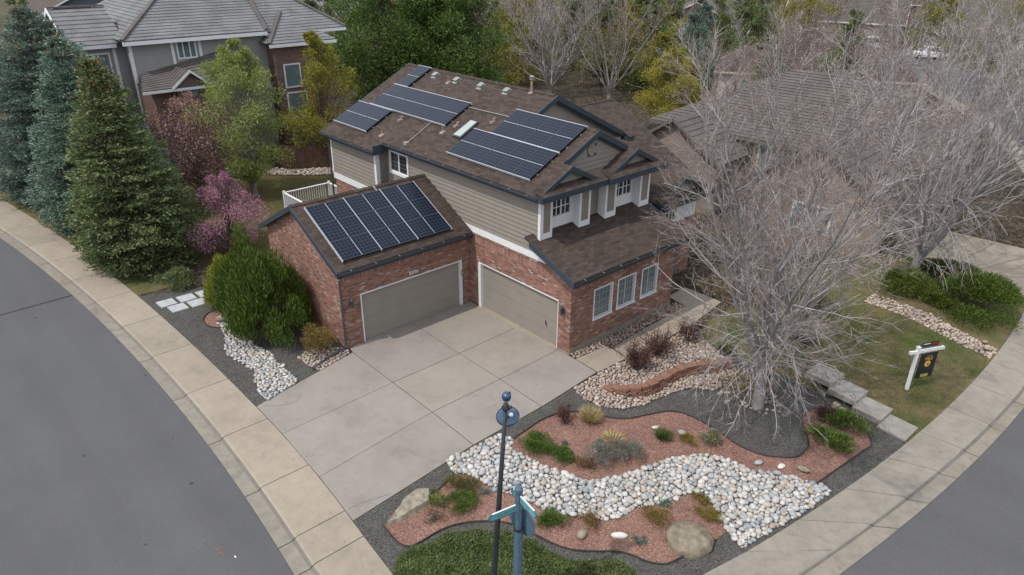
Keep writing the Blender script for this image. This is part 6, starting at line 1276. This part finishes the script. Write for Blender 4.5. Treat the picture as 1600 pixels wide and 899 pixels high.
m = MB(); m.vbar((-25.66, -3.25, 6.22), (-25.66, -2.0, 7.22), .05, .16, (1, 0, 0)); m.vbar((-25.66, -2.0, 7.22), (-25.66, -.75, 6.22), .05, .16, (1, 0, 0)); m.box(-28.28, -28.2, -4.9, 4.6, 8.62, 8.84); m.box(-28.58, -28.5, 4.6, 11.0, 8.5, 8.7); m.box(-25.78, -25.72, -5.0, 2.6, 6.0, 6.16); m.box(-27.28, -27.2, 4.2, 9.4, 7.85, 8.05); m.box(-29.68, -29.62, -7.6, -4.9, 8.42, 8.62); tag(m.build('fascia_boards', 'white_trim', NA), kind='stuff')
m = MB(); m.lathe([(.42, 0), (.42, .05), (.0, .05)], (-25.93, -2.0, 5.9), 16, axis=(1, 0, 0)); m.build('arched_window', 'glass_far', NA)
win_x(NA, -29 + .03, -1.5, -.2, 7.45, 8.65, 3); win_x(NA, -27.87, 5.3, 6.6, 4.9, 6.6, 1); win_x(NA, -27.87, 5.3, 6.9, 2.6, 4.6, 1); win_x(NA, -27.87, 5.4, 6.9, .8, 1.75, 2); win_x(NA, -30.17, -6.7, -5.3, 5.6, 8.1, 2)
for yy in (-4.33, -1.75, .05): m = MB(); m.box(-28.99, -28.93, yy - .09, yy + .09, 6.2, 8.6); m.build('corner_board', 'white_trim', NA)
for (p, q) in (((-28.3, -4.9, 8.98), (-33, -.3, 11.68)), ((-33, -.3, 11.66), (-33, 5.2, 11.66)), ((-33, 5.2, 11.66), (-28.3, 4.6, 8.98)), ((-27.3, 4.2, 8.16), (-30.5, 6.8, 9.98)), ((-33.1, -7.6, 10.68), (-33.1, -4.3, 10.68)), ((-28.6, 11.0, 8.82), (-32, 8.6, 10.68))): m = MB(); m.bar(p, q, .26, .10, off=.06); m.build('hip_cap', 'tile_taupe', NA)
# generic gabled house for the farther ones; local frame, then turned
def far_house(label, loc, rot, L, Dp, hw, rise, wall, tile, brick=None, gables=(), windows=(), hip=False, garage=False, name='house', trim='white_trim'):
    o = thing(name, label, 'house', (0, 0, 0)); prts = []
    def add(m, nm, mats, par=o): q = m.build(nm, mats, par); prts.append(q); return q
    m = MB(); m.box(-L / 2, L / 2, -Dp / 2, Dp / 2, 0, hw); add(m, 'wall', wall)
    ov = .45; k = rise / (Dp / 2); hx = Dp / 2 if hip else -ov; zl = hw - ov * k
    for s in (-1, 1): m = MB(); tiled(m, [(-L / 2 - ov, s * (Dp / 2 + ov), zl), (L / 2 + ov, s * (Dp / 2 + ov), zl), (L / 2 - hx, 0, hw + rise), (-L / 2 + hx, 0, hw + rise)], exp=.38); add(m, 'roof', tile)
    for s in (-1, 1):
        if hip: m = MB(); tiled(m, [(s * (L / 2 + ov), -Dp / 2 - ov, zl), (s * (L / 2 + ov), Dp / 2 + ov, zl), (s * (L / 2 - hx), 0.001, hw + rise), (s * (L / 2 - hx), 0, hw + rise)], exp=.38); add(m, 'roof', tile)
        else:
            m = MB(); m.add([(s * L / 2, -Dp / 2, hw), (s * L / 2, Dp / 2, hw), (s * L / 2, 0, hw + rise - .1), (s * (L / 2 - .2), -Dp / 2, hw), (s * (L / 2 - .2), Dp / 2, hw), (s * (L / 2 - .2), 0, hw + rise - .1)], [(0, 1, 2), (5, 4, 3), (0, 3, 4, 1), (1, 4, 5, 2), (2, 5, 3, 0)]); add(m, 'gable', wall)
            for t in (-1, 1): m = MB(); m.vbar((s * (L / 2 + ov), t * (Dp / 2 + ov), zl), (s * (L / 2 + ov), 0, hw + rise), .06, .2, (s, 0, 0)); add(m, 'rake_board', trim)
    for s in (-1, 1): m = MB(); m.box(-L / 2 - ov, L / 2 + ov, s * (Dp / 2 + ov) - .03, s * (Dp / 2 + ov) + .03, zl - .2, zl); add(m, 'fascia_board', trim)
    if brick: m = MB(); m.box(-L / 2 - .04, L / 2 + .04, -Dp / 2 - .04, Dp / 2 + .04, 0, brick); add(m, 'brick_base', 'brick_far')
    for (x, w, dep, hh, rs_) in gables:          # cross gables on the -Y front
        y0 = -Dp / 2 - dep; m = MB(); m.box(x - w / 2, x + w / 2, y0, -Dp / 2, 0, hh); add(m, 'front_wing', 'brick_far' if brick and brick > 1 else wall)
        for s in (-1, 1): m = MB(); tiled(m, [(x + s * (w / 2 + .35), y0 - .35, hh - .2), (x + s * (w / 2 + .35), -Dp / 2 + 1.5, hh - .2), (x, -Dp / 2 + 1.5, hh + rs_), (x, y0 - .35, hh + rs_)], exp=.38); add(m, 'wing_roof', tile)
        m = MB(); m.add([(x - w / 2, y0, hh), (x + w / 2, y0, hh), (x, y0, hh + rs_ - .15), (x - w / 2, y0 + .2, hh), (x + w / 2, y0 + .2, hh), (x, y0 + .2, hh + rs_ - .15)], [(0, 1, 2), (5, 4, 3), (0, 3, 4, 1), (1, 4, 5, 2), (2, 5, 3, 0)]); add(m, 'gable', wall)
        for s in (-1, 1): m = MB(); m.vbar((x + s * (w / 2 + .35), y0 - .36, hh - .18), (x, y0 - .36, hh + rs_ + .03), .05, .2, (0, -1, 0)); add(m, 'rake_board', trim)
    for (x, w, dep, hh, rs_) in gables:
        y = -Dp / 2 - dep - .05; m = MB(); m.box(x - 1.1, x + 1.1, y, y + .08, .9, 2.4); wn = add(m, 'window', 'white_trim')
        for k in (-1, 0, 1): g_ = MB(); g_.box(x + k * .68 - .29, x + k * .68 + .29, y - .01, y + .02, 1.0, 2.3); add(g_, 'pane', 'glass_far', wn)
    for (face, a, z0, w, h) in windows:
        m = MB(); g_ = MB()
        if face == 'f': y = -Dp / 2 - .05; m.box(a - w / 2, a + w / 2, y, y + .08, z0, z0 + h); g_.box(a - w / 2 + .09, a - .03, y - .01, y + .02, z0 + .09, z0 + h - .09); g_.box(a + .03, a + w / 2 - .09, y - .01, y + .02, z0 + .09, z0 + h - .09)
        else: x = L / 2 + .05; m.box(x - .08, x, a - w / 2, a + w / 2, z0, z0 + h); g_.box(x - .02, x + .01, a - w / 2 + .09, a - .03, z0 + .09, z0 + h - .09); g_.box(x - .02, x + .01, a + .03, a + w / 2 - .09, z0 + .09, z0 + h - .09)
        wn = add(m, 'window', 'white_trim'); add(g_, 'pane', 'glass_far', wn)
    if garage: m = MB(); x, w, y, hh = garage; m.box(x - w / 2, x + w / 2, y - .06, y, 0, hh); add(m, 'garage_door', 'stucco')
    o.location = loc; o.rotation_euler = (0, 0, rot); return o
far_house('taupe tile-roofed house behind the big bare tree on the right', (1.5, 27.5, 0), R(4), 16, 12, 4.4, 3.0, 'siding_tan', 'tile_taupe', .9, gables=((-4.5, 6, 3.6, 3.4, 2.0), (4.6, 7, 4.2, 3.4, 2.2)), windows=(('f', -7.2, 2.7, 1.2, 1.2), ('f', 0, 2.5, 1.6, 1.4), ('s', 1, 1, 1.6, 1.3)), hip=True, trim='soffit')
far_house('brown tile-roofed pale stucco house farther behind the right bare trees', (-14.2, 57.5, 0), R(29), 18, 13, 3.2, 3.3, 'stucco', 'tile_brown', None, gables=((3.5, 5.5, 2.8, 2.7, 1.6),), windows=(('f', -6, 1.0, 1.6, 1.3), ('f', -2, 1.0, 1.6, 1.3)), hip=True, trim='stucco')
far_house('taupe gabled house at top centre among evergreens', (-51, 90, 0), R(-60), 16, 11, 3.6, 2.6, 'siding_tan', 'tile_taupe', windows=(('s', -2, 1.0, 1.2, 1.2), ('f', -4, 1.2, 1.4, 1.2), ('f', 3, 1.2, 1.4, 1.2)))
far_house('second taupe house right of the gabled one at the top', (-33, 104, 0), R(20), 17, 11, 3.8, 2.8, 'siding_tan', 'tile_taupe', windows=(('f', -4, 1.2, 1.6, 1.2), ('f', 3, 1.2, 1.6, 1.2)))
far_house('dark blue-grey house with brown roof at the top left corner', (-86, 9, 0), R(-8), 22, 17, 6.6, 4.2, 'siding_blue', 'tile_brown', windows=(('s', -4, 4.2, 1.6, 1.4), ('s', 3, 4.2, 1.6, 1.4), ('f', 0, 4.2, 2, 1.5)))
far_house('brown-roofed house left of the dark blue-grey one', (-70, -13, 0), R(-14), 14, 13, 5.0, 3.4, 'siding_blue', 'tile_brown', windows=(('s', -2, 3, 1.4, 1.3), ('f', 3, 3, 1.6, 1.3)))
far_house('grey-roofed house behind the big green pine', (-78, 44, 0), R(20), 18, 13, 4.6, 3.4, 'siding_grey', 'tile_grey', windows=(('s', 0, 2.6, 1.6, 1.4), ('f', 3, 2.6, 1.6, 1.4)))
far_house('red brick house in the distance above the roof ridge', (-84, 74, 0), R(35), 18, 13, 5.0, 3.4, 'brick_far', 'tile_brown', windows=(('s', -3, 3.0, 1.6, 1.6), ('s', 3, 3.0, 1.6, 1.6), ('f', 0, 3, 2, 1.6)))
far_house('grey-roofed house at the top right beyond the side street', (2, 112, 0), R(-35), 20, 14, 4.0, 3.4, 'stucco', 'tile_grey', windows=(('f', -5, 1.4, 1.8, 1.4), ('f', 4, 1.4, 1.8, 1.4)))
far_house('brown brick house far away above the white cars', (-44, 134, 0), R(40), 20, 13, 4.4, 3.4, 'brick_far', 'tile_brown', windows=(('f', -5, 1.4, 1.8, 1.4), ('f', 4, 1.4, 1.8, 1.4)))

# ------------------------------------------------------------------ cars parked far up the side street
def car(label, loc, rot, L, Wd, h, body, van=False):
    o = thing('parked_car', label, 'car', (0, 0, 0), 'white vehicles parked up the side street'); hw = Wd / 2
    prof = [(-L / 2, .35), (-L / 2, .80 if not van else .95), (-L * .40, .92), (-L * .26, h * .97) if not van else (-L * .46, h * .97), (L * .10, h), (L * .24, .98), (L * .44, .86), (L / 2, .68), (L / 2, .35)]
    m = MB(); k = len(prof); V = []
    for s in (-1, 1):
        for x, z in prof: V.append((x, s * (hw if z < 1.0 else hw * .84), z))
    m.add(V, [tuple(range(k - 1, -1, -1)), tuple(range(k, 2 * k))] + [(i, (i + 1) % k, k + (i + 1) % k, k + i) for i in range(k)]); m.build('body', body, o)
    m = MB(); zb, zt = 1.0, h * .93
    for s in (-1, 1): m.hexa([(-L * (.42 if van else .33), s * hw * .985, zb), (L * .20, s * hw * .985, zb), (L * .20, s * hw * .93, zb), (-L * (.42 if van else .33), s * hw * .93, zb)], [(-L * (.42 if van else .24), s * hw * .88, zt), (L * .09, s * hw * .88, zt), (L * .09, s * hw * .82, zt), (-L * (.42 if van else .24), s * hw * .82, zt)])
    tag(m.build('side_window', 'glass_dark', o), kind='stuff')
    m = MB(); m.hexa([(L * .245, -hw * .8, 1.0), (L * .245, hw * .8, 1.0), (L * .22, hw * .8, 1.0), (L * .22, -hw * .8, 1.0)], [(L * .12, -hw * .72, h * .95), (L * .12, hw * .72, h * .95), (L * .09, hw * .72, h * .95), (L * .09, -hw * .72, h * .95)]); m.build('windscreen', 'glass_dark', o)
    xr = -L * (.47 if van else .36); m = MB(); m.box(xr - .12, xr, -hw * .74, hw * .74, 1.02, h * .9); m.build('rear_window', 'glass_dark', o)
    for s in (-1, 1):
        m = MB(); m.box(-L / 2 - .02, -L / 2 + .05, s * hw * .98, s * hw * .78, .72, .95); m.build('tail_light', 'lamp_red', o); m = MB(); m.box(L / 2 - .10, L / 2 - .01, s * hw * .96, s * hw * .66, .62, .74); m.build('headlight', 'rim', o)
        for x in (-L * .30, L * .31):
            m = MB(); m.lathe([(.33, -.11), (.33, .11)], (x, s * (hw - .08), .33), 16, axis=(0, 1, 0)); w = m.build('wheel', 'tyre', o); m = MB(); m.lathe([(.2, -.115), (.2, .115)], (x, s * (hw - .08), .33), 12, axis=(0, 1, 0)); m.build('rim', 'rim', w)
    o.location = loc; o.rotation_euler = (0, 0, rot)
car('white minivan seen from behind, upper of the two distant cars', (-27.2, 101, -.08), R(128), 4.9, 1.95, 1.80, 'car_white', True)
car('white sports utility car seen side-on, right of the distant minivan', (-16.6, 96, -.08), R(222), 4.7, 1.9, 1.65, 'car_white')
car('silver pickup-like car in front of the distant minivan', (-31.0, 105.5, -.08), R(128), 4.8, 1.9, 1.55, 'car_silver')
fl_ = thing('far_lamp_post', 'thin dark lamp post by the side street at upper right', 'street lamp', (2.1, 55.6, 0)); m = MB(); m.tube([(2.1, 55.6, -.1), (2.1, 55.6, 1), (2.5, 56.2, 5.4)], [.09, .07, .05], 8); m.build('pole', 'pole_black', fl_); m = MB(); m.lathe([(.05, 0), (.2, .1), (.2, .2), (.05, .35)], (2.5, 56.2, 5.4), 10); m.build('lamp_head', 'pole_black', fl_)

# ------------------------------------------------------------------ trees behind the house and in the distance
dome = lambda r: (lambda t: r * math.sin(3.14 * (t * .72 + .24)) + .1)
leafy_tree('pine_tree', 'big round dark green pine behind the left roof corner', (-38, 20.5, 0), 12.8, .6, dome(5.6), 'needles_pine', 60000, .30, 201, lobes=110, lobe_r=.30, aspect=.35, power=.45)
leafy_tree('pine_tree', 'green pine just right of the biggest pine behind the ridge', (-35.5, 26.5, 0), 11.6, .5, dome(4.8), 'needles_pine', 48000, .30, 202, lobes=100, lobe_r=.30, aspect=.35, power=.45)
bb = dict(stems=9, h=12.5, spread=.75, r0=.20, n1=11, n2=6, n3=4, split=1.0, l1=.42, twig=.02)
bare_thing('bare_tree', 'bare grey tree rising behind the middle of the ridge', (-31, 35.5, 0), 211, twigm='twig_pale', **bb); bare_thing('bare_tree', 'bare brown tree behind the right end of the ridge', (-25.5, 38.5, 0), 212, bark='bark', twigm='twig_brown', **bb)
bare_thing('bare_tree', 'bare brownish tree between the far gabled house and ridge', (-37, 57, 0), 213, bark='bark', twigm='twig_brown', **bb)
leafy_tree('yellow_tree', 'bright yellow-green rounded tree right of the ridge', (-14.0, 33.2, 0), 6.6, .8, dome(2.6), 'leaf_yellow', 26000, .15, 221, lobes=70, lobe_r=.30)
leafy_tree('yellow_tree', 'olive yellow tree behind the brown-roofed house', (-27, 80, 0), 8.5, .8, dome(4.6), 'leaf_olive', 12000, .26, 222, lobes=46, lobe_r=.3, second=('leaf_yellow', .4))
leafy_tree('yellow_shrub', 'yellow-olive bush below the yellow tree near the wing roof', (-6.5, 19.5, 0), 3.6, .3, dome(1.8), 'leaf_olive', 6000, .13, 223, lobes=26, second=('leaf_yellow', .3))
for i, (lab, x, y, h, r, mt) in enumerate((('dark evergreen left of the yellow tree', -27.5, 47, 7.5, 2.6, 'needles_green'), ('teal evergreen behind the yellow tree', -24.5, 50.5, 8.0, 3.0, 'needles_teal'), ('dark green evergreen below the far gabled house', -38.5, 66, 8.5, 3.2, 'needles_green'), ('grey-green juniper tree in front of the far taupe gable', -31.5, 62, 8.6, 2.8, 'needles_teal'), ('small green evergreen beside the grey juniper tree', -28, 56, 6.0, 2.4, 'juniper_dark'))):
    leafy_tree('evergreen_tree', lab, (x, y, 0), h, .4, (lambda r_: (lambda t: r_ * (1.05 - t) ** .7))(r), mt, 9000, .24, 230 + i, lobes=44, lobe_r=.3, aspect=.35)
spruce('tall dark blue spruce at the top right behind the white cars', (-24, 120, 0), 13, 4.6, 'needles_teal', 240, 0, None, 28, .6, group=None)
# masses of far trees: each its own tree
mb = dict(stems=7, h=10, spread=.7, r0=.17, n1=9, n2=5, n3=3, split=.9, l1=.42, twig=.03)
protoB = bare_thing('far_bare_tree', 'leafless grey-brown tree in the distant neighbourhood', (-45, 48, 0), 251, bark='bark', twigm='twig_brown', group='distant leafless trees', bud_frac=.3, bud=.12, **mb)
protoP = bare_thing('far_bare_tree', 'leafless pale grey tree in the distant neighbourhood', (-6, 70, 0), 252, bark='bark_pale', twigm='twig_pale', group='distant pale leafless trees', bud_frac=.3, bud=.12, **mb)
protoO = leafy_tree('far_leafy_tree', 'rounded olive green tree in the distant neighbourhood', (-60, 62, 0), 8.5, .8, dome(3.6), 'leaf_olive', 7000, .28, 253, lobes=36, lobe_r=.3, group='distant olive trees', second=('leaf_yellow', .2))
protoG = leafy_tree('far_evergreen', 'dark evergreen tree in the distant neighbourhood', (-66, 30, 0), 9.5, .5, lambda t: 3.2 * (1.05 - t) ** .7, 'needles_green', 9000, .28, 254, lobes=50, lobe_r=.32, aspect=.35, group='distant evergreens')
def copy_tree(o, loc, rz, s):
    c = o.copy(); COL.objects.link(c); c.location = loc; c.rotation_euler = (0, 0, rz); c.scale = (s, s, s)
    for ch in list(o.children): k = ch.copy(); COL.objects.link(k); k.parent = c
    return c
random.seed(99)
ORD = 'first second third fourth fifth sixth seventh eighth ninth tenth eleventh twelfth thirteenth fourteenth fifteenth sixteenth seventeenth eighteenth nineteenth twentieth twenty-first twenty-second twenty-third twenty-fourth twenty-fifth twenty-sixth twenty-seventh twenty-eighth twenty-ninth thirtieth thirty-first thirty-second thirty-third thirty-fourth thirty-fifth thirty-sixth thirty-seventh thirty-eighth'.split()
for (p, L) in ((protoB, [(-50, 40), (-41, 42), (-47, 60), (-57, 52), (-64, 78), (-70, 60), (-43, 76), (-20, 68), (-60, 100), (-80, 96), (-30, 92), (-100, 60), (-95, 30), (-110, 90), (-70, 120), (-120, 20), (-18, 84), (8, 84), (14, 100), (-8, 118), (-60, 150), (-20, 150), (20, 75), (-50, 22), (-57, 10)]),
               (protoP, [(3, 66), (-1, 41), (12, 46), (4, 92), (-10, 100), (22, 58), (-40, 120), (16, 30), (9, 34), (20, 120), (-3, 33)]),
               (protoO, [(-75, 70), (-52, 74), (-88, 52), (-20, 106), (-38, 112), (-62, 134), (-108, 44), (10, 130), (-14, 132), (-55, 30), (-46, 14), (30, 100), (-38, 37), (-30, 46), (-35, 54), (-24, 44), (-47, 44), (-41, 66)]),
               (protoG, [(-60, 24), (-52, 56), (-46, 68), (-74, 88), (-90, 86), (-56, 112), (-100, 108), (-30, 140), (-110, 10), (-66, 6), (-60, -4), (4, 124), (-130, 50), (-50, -12), (-12, 44), (-33, 44), (-36, 48), (-31, 52), (-42, 50), (-40, 58), (-45, 36), (-48, 30), (-34, 60), (-26, 62), (-52, 46), (-57, 66), (-21, 57), (-44, 84), (-38, 88), (-66, 100), (-8, 52)])):
    cs = [p] + [copy_tree(p, (x + random.uniform(-1, 1), y + random.uniform(-1, 1), 0), random.random() * 6.28, random.uniform(.75, 1.15)) for (x, y) in L]
    def sx(o): d = Vector(o.location) - Vector((22.942, -18.082, 14.889)); return d.dot(_R) / d.dot(_fw)
    cs.sort(key=sx); kd = {'far_bare_tree': 'brown leafless trees' if p is protoB else 'pale leafless trees', 'far_leafy_tree': 'olive trees', 'far_evergreen': 'evergreens'}[p.name.split('.')[0]]
    for i, o in enumerate(cs): o['label'] = ORD[i] + ' from the left among the far ' + kd + ' beyond the houses'
# far lots: pale dry lawns beyond the houses
sheet('far_lawn', 'lawn_back', [(-30, 84), (-14, 74), (-22, 92), (-34, 100)], -.02); sheet('far_driveway', 'walk_conc', [(-10, 49), (-1.5, 50), (-3, 58), (-9, 55)], -.016)
